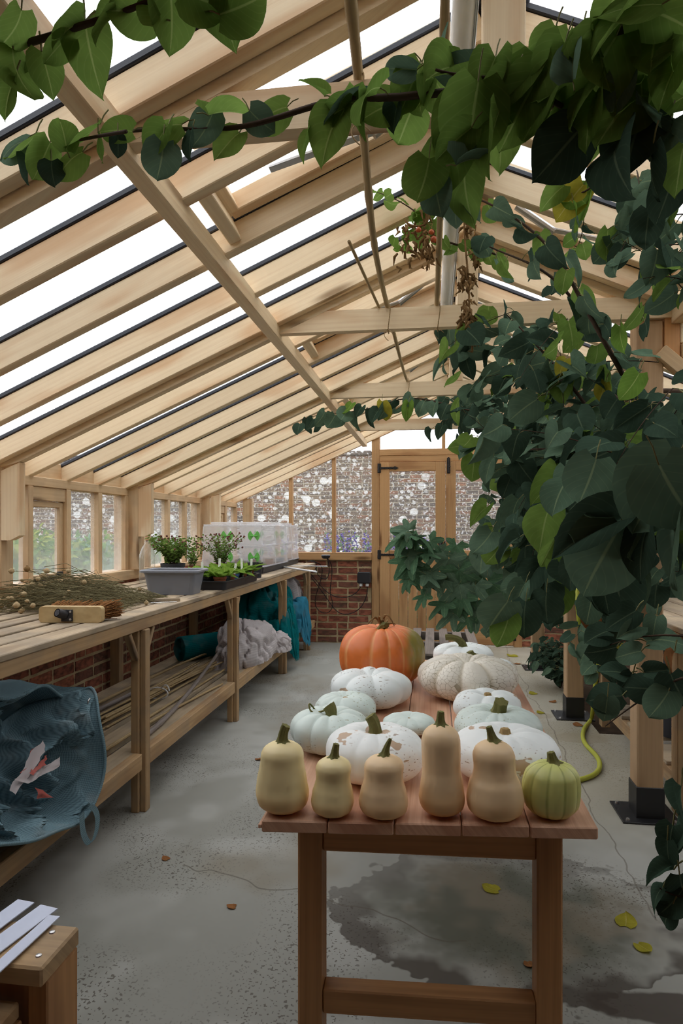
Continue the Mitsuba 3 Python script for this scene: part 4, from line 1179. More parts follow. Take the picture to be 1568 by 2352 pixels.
mat('mat_flower', rgb(110, 70, 66), 0.8, 0.2)
mat('mat_purple', rgb(122, 110, 178), 0.8, 0.2)
grp = 'seedlings in the black tray'
xs, ys = (-1.475, -1.385, -1.295), (3.86, 3.95, 4.04, 4.13, 4.22, 4.31, 4.40, 4.48)
nm = {('b', 0): 'black', ('u', 0): 'blue', ('t', 0): 'brown'}
lay_ = ['ubt', 'bbb', 'tbt', 'btu', 'ttb', 'but', 'btb', 'bbt']
word = {'u': 'blue', 'b': 'black', 't': 'brown'}
row_w = ['nearest the grey tub', 'second from the grey tub', 'third from the grey tub', 'fourth from the grey tub', 'fifth from the grey tub', 'third from the propagators', 'second from the propagators', 'next to the propagators']
col_w = ['by the window', 'in mid tray', 'by the aisle']
pz = BT + 0.006
for i_, y in enumerate(ys):
    for j_, x in enumerate(xs):
        c_ = lay_[i_][j_]
        potted(f'seedling in a {word[c_]} pot {col_w[j_]}, row {row_w[i_]}', 'potted_seedling', x, y, pz, 0.041, 0.072, {'u': 'mat_bluepot', 'b': 'mat_blackpot', 't': 'mat_terracotta'}[c_], 'seedling', grp, rosette(10, 0.105, 0.75))
for q, (x, y, hh) in enumerate(((-1.475, 3.99, .1), (-1.40, 4.08, .12), (-1.31, 4.1, .085), (-1.30, 4.27, .11), (-1.29, 4.44, .10))):
    k_ = thing('plant_label', f'upright white plant label in the seed tray, {["first", "second", "third", "fourth", "fifth"][q]} from the grey tub', 'plant label', 'white labels in the seed tray')
    scene[k_] = mikit.ply(beam((x + 0.024, y, BT + 0.045), (x + 0.03 + 0.012 * (q % 3 - 1), y, BT + 0.06 + hh), 0.016, 0.0015, (0, 1, 0))[:2], 'mat_label')
potted('bushy herb in a black pot behind the seed tray, near the window post', 'potted_herb', -1.80, 4.35, BT, 0.085, 0.13, 'mat_blackpot', 'potted plant', None, herb(110, 0.21, 0.19, 0.028, 0.7))
potted('dark-flowered herb in a shallow terracotta pan before the clear propagator', 'potted_herb', -1.62, 4.85, BT, 0.09, 0.10, 'mat_terracotta', 'potted plant', None, herb(84, 0.25, 0.19, 0.02, 0.95))
potted('leggy flowering herb in a brown pot between the two bushier herbs', 'potted_herb', -1.80, 4.72, BT, 0.06, 0.09, 'mat_terracotta', 'potted plant', None, herb(34, 0.17, 0.11, 0.022, 0.5))
potted('tall black pot with a small plant beside the first propagator', 'potted_plant', -1.335, 4.80, BT, 0.062, 0.115, 'mat_blackpot', 'potted plant', None, rosette(7, 0.05, 0.6, 'mat_herb'))
# clear bottle cloche
scene['mat_clear'] = {'type': 'blendbsdf', 'weight': {'type': 'rgb', 'value': 0.14}, 'a': {'type': 'thindielectric', 'int_ior': 1.4}, 'b': {'type': 'principledthin', 'base_color': {'type': 'rgb', 'value': [0.75, 0.76, 0.7]}, 'roughness': 0.5, 'diff_trans': 1.2, 'spec_trans': 0.0}}
scene['mat_propagator'] = {'type': 'blendbsdf', 'weight': {'type': 'rgb', 'value': 0.30}, 'a': {'type': 'thindielectric', 'int_ior': 1.4}, 'b': {'type': 'principledthin', 'base_color': {'type': 'rgb', 'value': [0.86, 0.87, 0.9]}, 'roughness': 0.4, 'diff_trans': 1.1, 'spec_trans': 0.0}}
k_ = thing('plastic_bottle', 'upturned clear plastic bottle cut as a cloche, by the window post', 'bottle')
prof = [(0.05, 0)] + [(0.052 + (0.002 if q % 2 else 0), 0.02 + q * 0.012) for q in range(14)] + [(0.05, 0.2), (0.036, 0.24), (0.016, 0.27), (0.015, 0.29)]
scene[k_] = mikit.ply(move(lathe(prof, 24), (-1.93, 4.22, BT + 0.0005))[:2], 'mat_clear', smooth=35)


# propagators
def propagator(label, x0, x1, y0, y1, tiers):
    P_ = thing('propagator', label, 'propagator', 'clear propagators at the bench end')
    put('base', move(tub_mesh(x1 - x0 + 0.02, y1 - y0 + 0.02, 0.055, 0.02, lip=0.008), ((x0 + x1) / 2, (y0 + y1) / 2, BT + 0.0005)), 'mat_blackplastic', smooth=35, parent=P_)
    z = BT + 0.05
    for t_ in range(tiers):
        h = 0.175
        q = 0.012
        def rect(a, z_): return np.array([[x0 + a, y0 + a, z_], [x1 - a, y0 + a, z_], [x1 - a, y1 - a, z_], [x0 + a, y1 - a, z_]])
        V = np.vstack([rect(0, z), rect(q, z + h)]); F = []
        for k in range(4): F += [[k, (k + 1) % 4, (k + 1) % 4 + 4], [k, (k + 1) % 4 + 4, k + 4]]
        cv = put('cover', (V, np.array(F)), 'mat_propagator', parent=P_)
        rim = [box(x0 - 0.005, x1 + 0.005, y0 - 0.005, y0 + 0.004, z, z + 0.012, 0.002), box(x1 - 0.004, x1 + 0.005, y0, y1, z, z + 0.012, 0.002), box(x0 + q, x1 - q, y0 + q - 0.005, y0 + q + 0.004, z + h - 0.012, z + h, 0.002), box(x1 - q - 0.004, x1 - q + 0.005, y0 + q, y1 - q, z + h - 0.012, z + h, 0.002)]
        for xx, yy in ((x0, y0), (x1, y0), (x1, (y0 + y1) / 2), (x1, y1)): rim.append(beam((xx, yy, z + 0.01), (xx - q * (1 if xx > x0 else -1), yy + q * (1 if yy < y1 else -1) * (yy != (y0 + y1) / 2), z + h - 0.01), 0.007, 0.007))
        put('rib', cat(*rim)[:2], 'mat_propagator', parent=P_)
        for xc in (x0 + (x1 - x0) * 0.42, x0 + (x1 - x0) * 0.86):
            yy = y0 + q * 0.55 - 0.006
            zc = z + h * 0.5
            m_ = []
            for sgn in (-1, 1):
                fan = [(xc, zc)] + [(xc + sgn * 0.05 * math.cos(g), zc + 0.05 * math.sin(g)) for g in np.linspace(-0.95, 0.95, 9)]
                m_.append(poly_prism(fan if sgn > 0 else fan[:1] + fan[:0:-1], yy - 0.003, yy + 0.001))
            m_.append(beam((xc - 0.03, yy - 0.008, zc - 0.003), (xc + 0.03, yy - 0.008, zc - 0.003), 0.01, 0.006))
            put('vent_dial', cat(*m_)[:2], 'mat_green', parent=cv)
        z += h
    put('lid', cat(box(x0 + 0.01, x1 - 0.01, y0 + 0.01, y1 - 0.01, z, z + 0.006, 0.002), box(x0 + 0.06, x1 - 0.06, y0 + 0.05, y1 - 0.05, z + 0.006, z + 0.026, 0.008))[:2], 'mat_propagator', parent=P_)


propagator('large clear two-tier propagator with green vent dials on a black base', -1.90, -1.385, 5.2, 6.12, 2)
propagator('clear propagator farther along the bench, against the far gable', -1.90, -1.43, 6.25, 6.85, 2)
for k in range(6):
    x, y = (-1.5, 5.45) if k == 0 else (-1.78 + 0.13 * (k % 3), 5.45 + 0.25 * (k // 3) + 0.05 * k)
    potted(f'brown pot inside the large propagator, {["at its aisle corner", "by its window corner", "in its middle front", "at its far window side", "in its centre", "toward its far aisle side"][k]}', 'propagator_pot', x, y, BT + 0.008, 0.04, 0.075, 'mat_terracotta', 'potted plant', 'pots inside the propagators', rosette(5, 0.05, 0.7, 'mat_herb'))
potted('black pot with a bare seedling inside the far propagator', 'propagator_pot', -1.5, 6.35, BT + 0.008, 0.04, 0.08, 'mat_blackpot', 'potted plant', 'pots inside the propagators', rosette(4, 0.05, 1.2, 'mat_herb'))
for q, (a, b) in enumerate((((-1.42, 6.0, BT + 0.012), (-0.985, 5.47, BT + 0.004)), ((-1.36, 6.2, BT + 0.010), (-1.0, 6.14, BT + 0.012)))):
    k_ = thing('white_rod', ['thick white rod poking out over the bench end toward the aisle', 'thin white rod pointing at the socket box from the bench end'][q], 'rod')
    scene[k_] = mikit.ply(tube([a, b], 0.008 if q == 0 else 0.005, 10)[:2], 'mat_whiteplastic', smooth=40)
k_ = thing('puck_lamp', 'round black device with a pale flat top fixed at the sill above the bench end', 'lamp')
put('housing', move(lathe([(0, 0), (0.03, 0), (0.042, 0.012), (0.05, 0.034), (0.047, 0.036)], 24), (-1.135, 6.87, 0.925))[:2], 'mat_blackplastic', smooth=35, parent=k_)
put('top', move(lathe([(0.047, 0.035), (0.044, 0.04), (0, 0.041)], 24), (-1.135, 6.87, 0.925))[:2], 'mat_greytub', smooth=35, parent=k_)
put('stem', box(-1.143, -1.127, 6.87, 7.01, 0.93, 0.946), 'mat_blackplastic', parent=k_)
k_ = thing('socket_box', 'dark grey weatherproof double socket box with two plugs on the brick wall', 'socket box')
put('cover', box(-0.81, -0.665, 6.955, 7.047, 0.655, 0.775, 0.02), 'mat_blackplastic', parent=k_)
put('hinge', tube([(-0.80, 6.965, 0.768), (-0.675, 6.965, 0.768)], 0.012, 10)[:2], 'mat_blackplastic', smooth=40, parent=k_)
for x in (-0.772, -0.705): put('plug', tube([(x, 6.99, 0.625), (x, 6.99, 0.66)], 0.018, 12)[:2], 'mat_whiteplastic', smooth=40, parent=k_)
for q, P in enumerate(([(-0.705, 6.99, 0.63), (-0.72, 7.0, 0.5), (-0.85, 7.0, 0.34), (-1.0, 7.0, 0.33), (-1.12, 7.0, 0.45), (-1.3, 6.9, 0.72), (-1.4, 6.8, 0.84)], [(-0.772, 6.99, 0.63), (-0.83, 7.0, 0.55), (-0.95, 7.0, 0.5), (-1.08, 7.0, 0.52), (-1.25, 6.95, 0.68), (-1.38, 6.85, 0.83)],
                       [(-1.12, 6.88, 0.925), (-1.09, 7.0, 0.75), (-1.1, 7.0, 0.66), (-1.1, 7.0, 0.5), (-1.08, 7.0, 0.42), (-1.14, 7.0, 0.33), (-1.24, 7.0, 0.36), (-1.24, 7.0, 0.6), (-1.2, 7.0, 0.82), (-1.3, 6.9, 0.89)], [(-1.15, 6.88, 0.925), (-1.12, 7.0, 0.8), (-1.16, 7.0, 0.7), (-1.24, 7.0, 0.74), (-1.26, 6.98, 0.86), (-1.34, 6.9, 0.888)])):
    k_ = thing('black_cable', ['black cable hanging in a wide loop from the aisle-side plug to the bench', 'black cable running in a shallow sag from the window-side plug to the bench', 'black cable hanging in a long narrow loop under the puck lamp', 'short black cable curling from the puck lamp to the propagator'][q], 'cable', 'cables at the bench end')
    scene[k_] = mikit.ply(tube(spline(P, 60), 0.0042, 6)[:2], 'mat_cable', smooth=True)

# ------------------------------------------------------------------ under the bench
SH = 0.262


def cane(P, r, m, label, grp=None, n=26, parent=None, name='bamboo_cane', hollow=False):
    C = spline(P, n)
    C = C + 0.0
    s = np.linspace(0, 1, n)
    R = r * (1 - 0.25 * s)
    L = np.sum(np.linalg.norm(np.diff(C, axis=0), axis=1))
    R = R * (1 + 0.16 * (np.abs(((s * L / 0.19) % 1) - 0.5) < 0.07))
    t_ = tube(C, R, 8)
    if parent: return put('cane', t_, m, smooth=True, parent=parent)
    k = thing(name, label, 'cane', grp)
    scene[k] = mikit.ply((t_[0], t_[1]), m, smooth=True, uv=t_[2])
    return k


for b_, (xc, ya, yb) in enumerate(((-1.64, 2.55, 4.3), (-1.56, 3.0, 4.62))):
    k_ = thing('cane_bundle', ['tied bundle of thin bamboo canes nearer the green bag on the lower shelf', 'tied bundle of thin bamboo canes running toward the teal roll'][b_], 'cane bundle')
    for q in range(12):
        dx, dz = rng.normal(0, 0.022), 0.012 + 0.011 * rng.integers(0, 4)
        a_ = rng.normal(0, 0.03)
        cane([(xc + dx - 0.05, ya + rng.normal(0, 0.08), SH + dz), (xc + dx * 0.8, (ya + yb) / 2, SH + dz), (xc + dx + 0.07 + a_, yb + rng.normal(0, 0.1), SH + dz + 0.012)], rng.uniform(0.004, 0.0065), 'mat_cane', None, parent=k_)
    for yy in ((ya + 0.32,) if b_ == 0 else (ya + 0.6,)):
        g = np.linspace(0, 6.28, 16)
        put('tie', cat(tube(np.stack([xc - 0.02 + 0.06 * np.cos(g), np.full(16, yy), SH + 0.03 + 0.034 * np.sin(g)], 1), 0.005, 6, False), tube(spline([(xc, yy, SH + 0.064), (xc + 0.04, yy - 0.02, SH + 0.085), (xc + 0.07, yy - 0.05, SH + 0.06)], 8), 0.004, 5))[:2], 'mat_whiteplastic', smooth=True, parent=k_)
for q, (P, r, m, lab) in enumerate((([(-1.33, 2.82, SH + 0.016), (-1.40, 3.5, SH + 0.016), (-1.48, 4.1, SH + 0.05), (-1.5, 4.55, SH + 0.13)], 0.0135, 'mat_greycane', 'thick grey cane leaning across the lower shelf in front of the bundles'),
                                    ([(-1.42, 2.3, SH + 0.01), (-1.41, 2.9, SH + 0.02), (-1.37, 3.5, SH + 0.012), (-1.31, 3.95, SH + 0.012)], 0.009, 'mat_cane', 'yellow cane lying nearest the aisle on the lower shelf'),
                                    ([(-1.46, 3.1, SH + 0.01), (-1.43, 4.2, SH + 0.012), (-1.40, 5.1, SH + 0.012)], 0.008, 'mat_cane', 'long yellow cane running under the second bench leg'),
                                    ([(-1.93, 2.2, SH + 0.014), (-1.86, 3.0, SH + 0.016), (-1.78, 4.2, SH + 0.03), (-1.66, 4.85, SH + 0.05)], 0.010, 'mat_cane', 'yellow cane against the brick at the back of the shelf'),
                                    ([(-1.86, 2.2, SH + 0.016), (-1.79, 3.0, SH + 0.018), (-1.74, 3.75, SH + 0.02)], 0.0145, 'mat_greycane', 'thick grey cane lying along the wall side of the shelf'),
                                    ([(-1.78, 2.35, SH + 0.016), (-1.72, 3.0, SH + 0.016), (-1.69, 3.6, SH + 0.018)], 0.0145, 'mat_greycane', 'second grey cane between the wall-side cane and the bundle'))):
    cane(P, r, m, lab, 'loose canes on the lower shelf')
# roll of shade netting
k_ = thing('shade_net_roll', 'roll of teal shade netting with a dark spiral end on the lower shelf', 'netting roll')
ax0, ax1 = np.array([-1.86, 4.62, SH + 0.098]), np.array([-1.50, 5.05, SH + 0.098])
d_ = (ax1 - ax0) / np.linalg.norm(ax1 - ax0); sd = np.cross([0, 0, 1], d_)
g = np.linspace(0, 6 * 2 * np.pi, 220)
rr = 0.02 + 0.076 * g / g[-1]
sp = np.stack([rr * np.cos(g), rr * np.sin(g)], 1)
V = np.vstack([ax0 + sp[:, :1] * sd + sp[:, 1:] * UPV for ax0, UPV in ((ax0, np.array([0, 0, 1.0])), (ax1, np.array([0, 0, 1.0])))])
n_ = len(g)
F = np.vstack([[[i, i + 1, n_ + i + 1], [n_ + i + 1, n_ + i, i]] for i in range(n_ - 1)])
uvr = np.stack([np.tile(g * 0.06, 2), np.repeat([0, 0.56], n_)], 1)
put('netting', (V, F, uvr), 'mat_tealnet', smooth=True, parent=k_)


def heap(cx, cy, z0, rx, ry, h, seed, amp=0.25, n=64, sag=None, fr=3.2):
    """A crumpled bundle of cloth: a folded lump resting at z0."""
    t = np.linspace(0.02, 1, n // 2)[:, None]; g = (np.arange(n * 2 + 1) / (n * 2) * 2 * np.pi)[None]
    r = np.sin(t * np.pi * 0.5) ** 0.8
    zz = np.cos(t * np.pi * 0.5) ** 0.75
    P = np.stack([r * np.cos(g), r * np.sin(g), zz + 0 * g], -1)
    f1 = meshkit.fbm(P * fr * 0.55 + seed * 3.1, 2, seed); f2 = np.abs(meshkit.fbm(P * np.array([fr * 0.8, fr * 0.8, fr * 0.35]) + seed, 3, seed + 5) - 0.5)
    k = 1 + amp * 1.6 * (f1 - 0.5) - amp * 0.5 * np.exp(-(f2 / 0.035) ** 2) + amp * 0.25 * (meshkit.fbm(P * fr * 2.4 + seed, 2, seed + 1) - 0.5)
    P = P * k[..., None]
    P[:, -1] = P[:, 0]
    V = P * [rx, ry, h] + [cx, cy, z0]
    if sag is not None: V = sag(V)
    V[..., 2] = np.maximum(V[..., 2], z0) if sag is None else V[..., 2]
    m_, q_ = V.shape[:2]
    i, j = np.meshgrid(np.arange(m_ - 1), np.arange(q_ - 1), indexing='ij')
    F = np.stack([i * q_ + j, (i + 1) * q_ + j, (i + 1) * q_ + j + 1, i * q_ + j + 1], -1).reshape(-1, 4)
    uv = np.stack([np.broadcast_to(g * 0.3, (m_, q_)).ravel(), np.repeat(t[:, 0] * 0.4, q_)], 1)
    return V.reshape(-1, 3), F, uv


def overhang(x_edge, drop):
    def f(V):
        V = V.copy()
        o = np.clip(V[..., 0] - x_edge, 0, None)
        V[..., 2] = np.maximum(V[..., 2], SH) - drop * np.clip(o / 0.06, 0, 1) * np.clip(o * 4.0, 0, 1.4)
        V[..., 0] -= o * 0.55
        return V
    return f


def cloth(name, label, cat_, m, *meshes):
    k = thing(name, label, cat_)
    mm = cat(*meshes)
    scene[k] = mikit.ply((mm[0], np.vstack([mm[1]])), m, smooth=True, uv=mm[2])


def tri(m_):
    F = np.asarray(m_[1]); return m_[0], np.vstack([F[:, [0, 1, 2]], F[:, [0, 2, 3]]]) if F.shape[1] == 4 else F, m_[2]


cloth('white_fleece', 'crumpled white garden fleece spilling off the lower shelf', 'fleece', 'mat_fleece', tri(heap(-1.42, 4.86, SH, 0.20, 0.5, 0.30, 3, 0.3)), tri(heap(-1.27, 5.22, SH, 0.12, 0.2, 0.13, 9, 0.3)))
cloth('teal_netting', 'large bundle of teal netting heaped under the bench and hanging over the shelf edge', 'netting', 'mat_tealnet', tri(heap(-1.55, 5.85, SH, 0.30, 0.5, 0.5, 5, 0.22)), tri(heap(-1.33, 5.65, SH, 0.22, 0.22, 0.34, 6, 0.3, sag=overhang(-1.25, 0.32))))
cloth('blue_netting', 'pale blue and teal netting bundle nearest the far gable', 'netting', 'mat_bluenet', tri(heap(-1.36, 6.28, SH, 0.24, 0.24, 0.30, 12, 0.28, sag=overhang(-1.25, 0.3))))
cloth('white_sheeting', 'whitish plastic sheeting stuffed under the far end of the bench', 'sheeting', 'mat_fleece', tri(heap(-1.55, 6.55, SH, 0.26, 0.26, 0.48, 15, 0.25)))

# big green builder's bag
k_ = thing('garden_bag', 'big crumpled green woven garden bag on the lower shelf, its mouth open to the aisle', 'bag')
rim = [atx(u, v, x) for u, v, x in ((-70, 1600, -1.42), (20, 1606, -1.36), (115, 1580, -1.36), (160, 1602, -1.33), (203, 1580, -1.27), (226, 1640, -1.2), (240, 1720, -1.17), (236, 1790, -1.17), (208, 1860, -1.18), (140, 1905, -1.17), (70, 1932, -1.16), (0, 1940, -1.17), (-90, 1930, -1.2), (-160, 1830, -1.3), (-150, 1690, -1.4))]
rim = np.array(rim)
rim_c = np.vstack([rim, rim[:1]])
from scipy.interpolate import CubicSpline
s_ = np.concatenate([[0], np.cumsum(np.linalg.norm(np.diff(rim_c, axis=0), axis=1))])
RC = CubicSpline(s_, rim_c, bc_type='periodic')(np.linspace(0, s_[-1], 121))
cen = RC.mean(0)
back = np.array([-0.36, 0.05, 0.0])
rows, uvv = [], []
Q = np.linspace(0, 1, 40)
for q in Q:
    P = cen + (RC - cen) * (1 - q ** 1.6) + back * (1 - (1 - q) ** 1.5) * 0.72
    w = math.sin(math.pi * min(q * 1.1, 1)) * 0.11
    nz = meshkit.fbm(P * 7 + 3, 4, 8) - 0.5
    nz2 = np.abs(meshkit.fbm(P * 5.0 + 11, 3, 4) - 0.5)
    P = P + (nz * 2 * w)[:, None] * np.array([1.0, -0.3, 0.3]) + (w * 0.9 * np.exp(-(nz2 / 0.035) ** 2))[:, None] * np.array([1.2, -0.3, 0.3])
    rows.append(P); uvv.append(np.stack([np.linspace(0, s_[-1], 121), np.full(121, q * 0.5)], 1))
def sheet(rows, uvv):
    R_ = np.array(rows); a, b = R_.shape[:2]
    R_[:, -1] = R_[:, 0]
    i, j = np.meshgrid(np.arange(a - 1), np.arange(b - 1), indexing='ij')
    F = np.stack([i * b + j, (i + 1) * b + j, (i + 1) * b + j + 1, i * b + j + 1], -1).reshape(-1, 4)
    return R_.reshape(-1, 3), F, np.vstack(uvv)
put('lining', sheet(rows, uvv), 'mat_bag', smooth=True, parent=k_)
rows, uvv = [], []
for q in np.linspace(0, 1, 24):
    P = cen + (RC - cen) * (1 + 0.08 * math.sin(q * 3.14)) * (1 - 0.5 * q * q) + np.array([-0.55, 0.1, -0.02]) * q
    nz = meshkit.fbm(P * 6 + 1, 3, 2) - 0.5
    P = P + (nz * 0.05 * min(q * 3, 1))[:, None]
    inn = P[:, 0] < -1.262
    P[:, 2] = np.where(inn, np.maximum(P[:, 2], SH + 0.004), P[:, 2])
    P[:, 0] = np.maximum(P[:, 0], -2.1)
    rows.append(P); uvv.append(np.stack([np.linspace(0, s_[-1], 121), np.full(121, q * 0.6)], 1))
put('outside', sheet(rows, uvv), 'mat_bag', smooth=True, parent=k_)
put('hem', tube(RC[:-1], 0.006, 6, False), 'mat_bag', smooth=True, parent=k_)
strap = [atx(u, v, -1.16) for u, v in ((188, 1868), (190, 1905), (196, 1926), (210, 1935), (222, 1905), (224, 1880), (206, 1852))]
C = spline(strap, 30)
V = np.vstack([C + [0, -0.016, 0], C + [0, 0.016, 0]]); F = [[i, i + 1, 31 + i] for i in range(29)] + [[i, 31 + i, 30 + i] for i in range(29)]
put('strap', (V, np.array(F), np.stack([np.tile(np.linspace(0, 0.3, 30), 2), np.repeat([0, 0.03], 30)], 1)), 'mat_bag', smooth=True, parent=k_)
e_ = atx(199, 1612, -1.255)
g = np.linspace(0, 2 * np.pi, 14)
put('eyelet', tube(np.stack([np.full(14, e_[0] + 0.012), e_[1] + 0.012 * np.cos(g), e_[2] + 0.012 * np.sin(g)], 1), 0.003, 6, False), 'mat_screw', smooth=True, parent=k_)
scene['mat_pack'] = {'type': 'principledthin', 'base_color': {'type': 'rgb', 'value': rgb(206, 196, 196)}, 'roughness': 0.4, 'diff_trans': 0.8, 'spec_trans': 0.0}
mat('mat_redpack', lambda p, n, uv: mix(rgb(168, 84, 74), rgb(132, 62, 58), fbm(p.x * 20, p.y * 20, p.z * 20, 2)), 0.5, 0.4)
k_ = thing('plastic_packaging', 'crumpled clear and red plastic packaging lying in the open green bag', 'packaging')
def scrap(pts, m, name, seed):
    P = np.array([atx(u, v, x) for u, v, x in pts])
    a, b, c_, d_ = P
    u_, v_ = np.meshgrid(np.linspace(0, 1, 14), np.linspace(0, 1, 10), indexing='ij')
    S = (1 - u_)[..., None] * ((1 - v_)[..., None] * a + v_[..., None] * d_) + u_[..., None] * ((1 - v_)[..., None] * b + v_[..., None] * c_)
    S[..., 0] += 0.05 * (meshkit.fbm(S * 14 + seed, 3, seed) - 0.5) * 2 * 0.7
    i, j = np.meshgrid(np.arange(13), np.arange(9), indexing='ij')
    put(name, (S.reshape(-1, 3), np.stack([i * 10 + j, (i + 1) * 10 + j, (i + 1) * 10 + j + 1, i * 10 + j + 1], -1).reshape(-1, 4)), m, smooth=True, parent=k_)
scrap([(92, 1700, -1.30), (10, 1815, -1.27), (28, 1825, -1.24), (102, 1726, -1.26)], 'mat_pack', 'wrapper', 2)
scrap([(140, 1738, -1.27), (38, 1790, -1.24), (66, 1800, -1.22), (130, 1765, -1.24)], 'mat_pack', 'wrapper', 5)
scrap([(90, 1712, -1.31), (36, 1775, -1.28), (50, 1780, -1.27), (82, 1730, -1.28)], 'mat_redpack', 'red_film', 7)
scrap([(118, 1734, -1.28), (60, 1775, -1.24), (70, 1782, -1.23), (105, 1755, -1.25)], 'mat_redpack', 'red_film', 9)
scrap([(80, 1808, -1.25), (86, 1835, -1.23), (125, 1832, -1.22), (100, 1815, -1.24)], 'mat_redpack', 'red_film', 11)

# ------------------------------------------------------------------ foreground timber stack with pale metal strips
k_ = thing('timber_trestle', 'stack of squared timber offcuts, screwed together, standing in the near corner', 'timber stack')
put('cap_board', box(-0.99, -0.66, 1.03, 1.15, 0.465, 0.5, 0.004, axis=0), 'mat_bench', parent=k_)
put('side_board', box(-0.70, -0.662, 1.05, 1.148, 0.0, 0.464, 0.003, axis=2), 'mat_tableleg', parent=k_)
put('side_board', box(-0.99, -0.95, 1.05, 1.148, 0.0, 0.464, 0.003, axis=2), 'mat_tableleg', parent=k_)
put('front_board', box(-0.949, -0.701, 1.062, 1.085, 0.0, 0.464, 0.003, axis=2), 'mat_tableleg', parent=k_)
put('step_board', box(-0.99, -0.71, 0.93, 1.045, 0.40, 0.43, 0.004, axis=0), 'mat_bench', parent=k_)
put('side_board', box(-0.735, -0.705, 0.95, 1.045, 0.0, 0.398, 0.003, axis=2), 'mat_tableleg', parent=k_)
put('foot_board', box(-0.99, -0.655, 0.95, 1.16, 0.0, 0.03, 0.003, axis=0), 'mat_bench', parent=k_) if False else None
for x, y in ((-0.685, 1.06), (-0.70, 1.125)): put('screw', move(lathe([(0, 0.003), (0.005, 0.002), (0.006, 0)], 10), (x, y, 0.5))[:2], 'mat_screw', parent=k_)
mat('mat_strip', rgb(188, 196, 216), 0.35, 0.5)
for q, (e_, b_, z_) in enumerate((((60, 2070), (-160, 2233), 0.5065), ((113, 2083), (-110, 2248), 0.5035), ((125, 2104), (-95, 2305), 0.5065))):
    a, b = atz(*b_, z_), atz(*e_, z_)
    k_ = thing('metal_strip', ['pale flat metal strip farthest back on the timber stack', 'middle one of the three pale metal strips on the timber stack', 'pale metal strip lying nearest the screws on the timber stack'][q], 'metal strip', 'metal strips on the timber stack')
    scene[k_] = mikit.ply(beam(a, b, (0.04, 0.042, 0.024)[q], 0.0025, c=0.001)[:2], 'mat_strip')

# ------------------------------------------------------------------ canes tied on the tie beams
C1 = thing('roof_cane', 'long bamboo cane lying on the tie beams, sagging between them toward the far beam', 'cane', 'canes on the tie beams')
t_ = tube(spline([(-0.16, 0.6, 2.255), (-0.165, 1.45, 2.25), (-0.20, 2.2, 2.225), (-0.205, 2.95, 2.248), (-0.19, 3.7, 2.226), (-0.175, 4.47, 2.25)], 60), np.linspace(0.0125, 0.008, 60) * (1 + 0.18 * (np.arange(60) % 5 == 0)), 10)
scene[C1] = mikit.ply((t_[0], t_[1]), 'mat_cane', smooth=True, uv=t_[2])
C2 = thing('roof_cane', 'straight bamboo cane lying on the tie beams next to the ridge posts', 'cane', 'canes on the tie beams')
t_ = tube(spline([(0.02, 0.6, 2.262), (0.022, 1.45, 2.25), (0.02, 2.2, 2.235), (0.015, 2.95, 2.248)], 40), np.linspace(0.009, 0.011, 40) * (1 + 0.15 * (np.arange(40) % 6 == 0)), 10)
scene[C2] = mikit.ply((t_[0], t_[1]), 'mat_cane', smooth=True, uv=t_[2])
C3 = thing('roof_cane', 'short cane end projecting over the second tie beam', 'cane', 'canes on the tie beams')
scene[C3] = mikit.ply(tube([(-0.29, 2.25, 2.245), (-0.235, 3.05, 2.245)], 0.006, 8)[:2], 'mat_cane', smooth=True)
for q, (x, y) in enumerate(((-0.165, 1.43), (0.022, 1.43), (-0.205, 2.93), (0.015, 2.93), (-0.175, 4.43))):
    k_ = thing('string_tie', f'twine tied round the {["first", "first", "second", "second", "third"][q]} tie beam to hold the {["sagging", "straight", "sagging", "straight", "sagging"][q]} cane', 'twine', 'twine ties')
    yy, zz = y - 0.003, 2.142
    tie = [tube(spline([(x, y + 0.02, 2.268), (x + 0.012, yy, 2.25), (x + 0.004, yy, zz - 0.003), (x + 0.004, y + 0.05, zz - 0.003), (x - 0.008, y + 0.05, 2.25), (x, y + 0.02, 2.268)], 40), 0.0022, 5, False),
           tube(spline([(x + 0.004, yy, zz), (x - 0.012, yy - 0.012, zz - 0.03), (x + 0.006, yy - 0.008, zz - 0.055)], 10), 0.0015, 5), tube(spline([(x + 0.004, yy, zz), (x + 0.02, yy - 0.012, zz - 0.02), (x + 0.03, yy - 0.008, zz - 0.028)], 10), 0.0015, 5)]
    scene[k_] = mikit.ply(cat(*tie)[:2], 'mat_string', smooth=True)
RP = thing('ridge_pipe', 'glossy white pipe slung along the ridge beside the king posts', 'pipe')
put('pipe', tube(spline([(0.068, 0.5, 2.46), (0.07, 2.0, 2.455), (0.068, 3.3, 2.455), (0.07, 4.44, 2.46)], 30), 0.03, 18)[:2], 'mat_whiteplastic', smooth=True, parent=RP)
put('cable', tube(spline([(0.096, 0.5, 2.442), (0.099, 2.0, 2.437), (0.098, 4.4, 2.442)], 20), 0.004, 6)[:2], 'mat_aluminium', smooth=True, parent=RP)

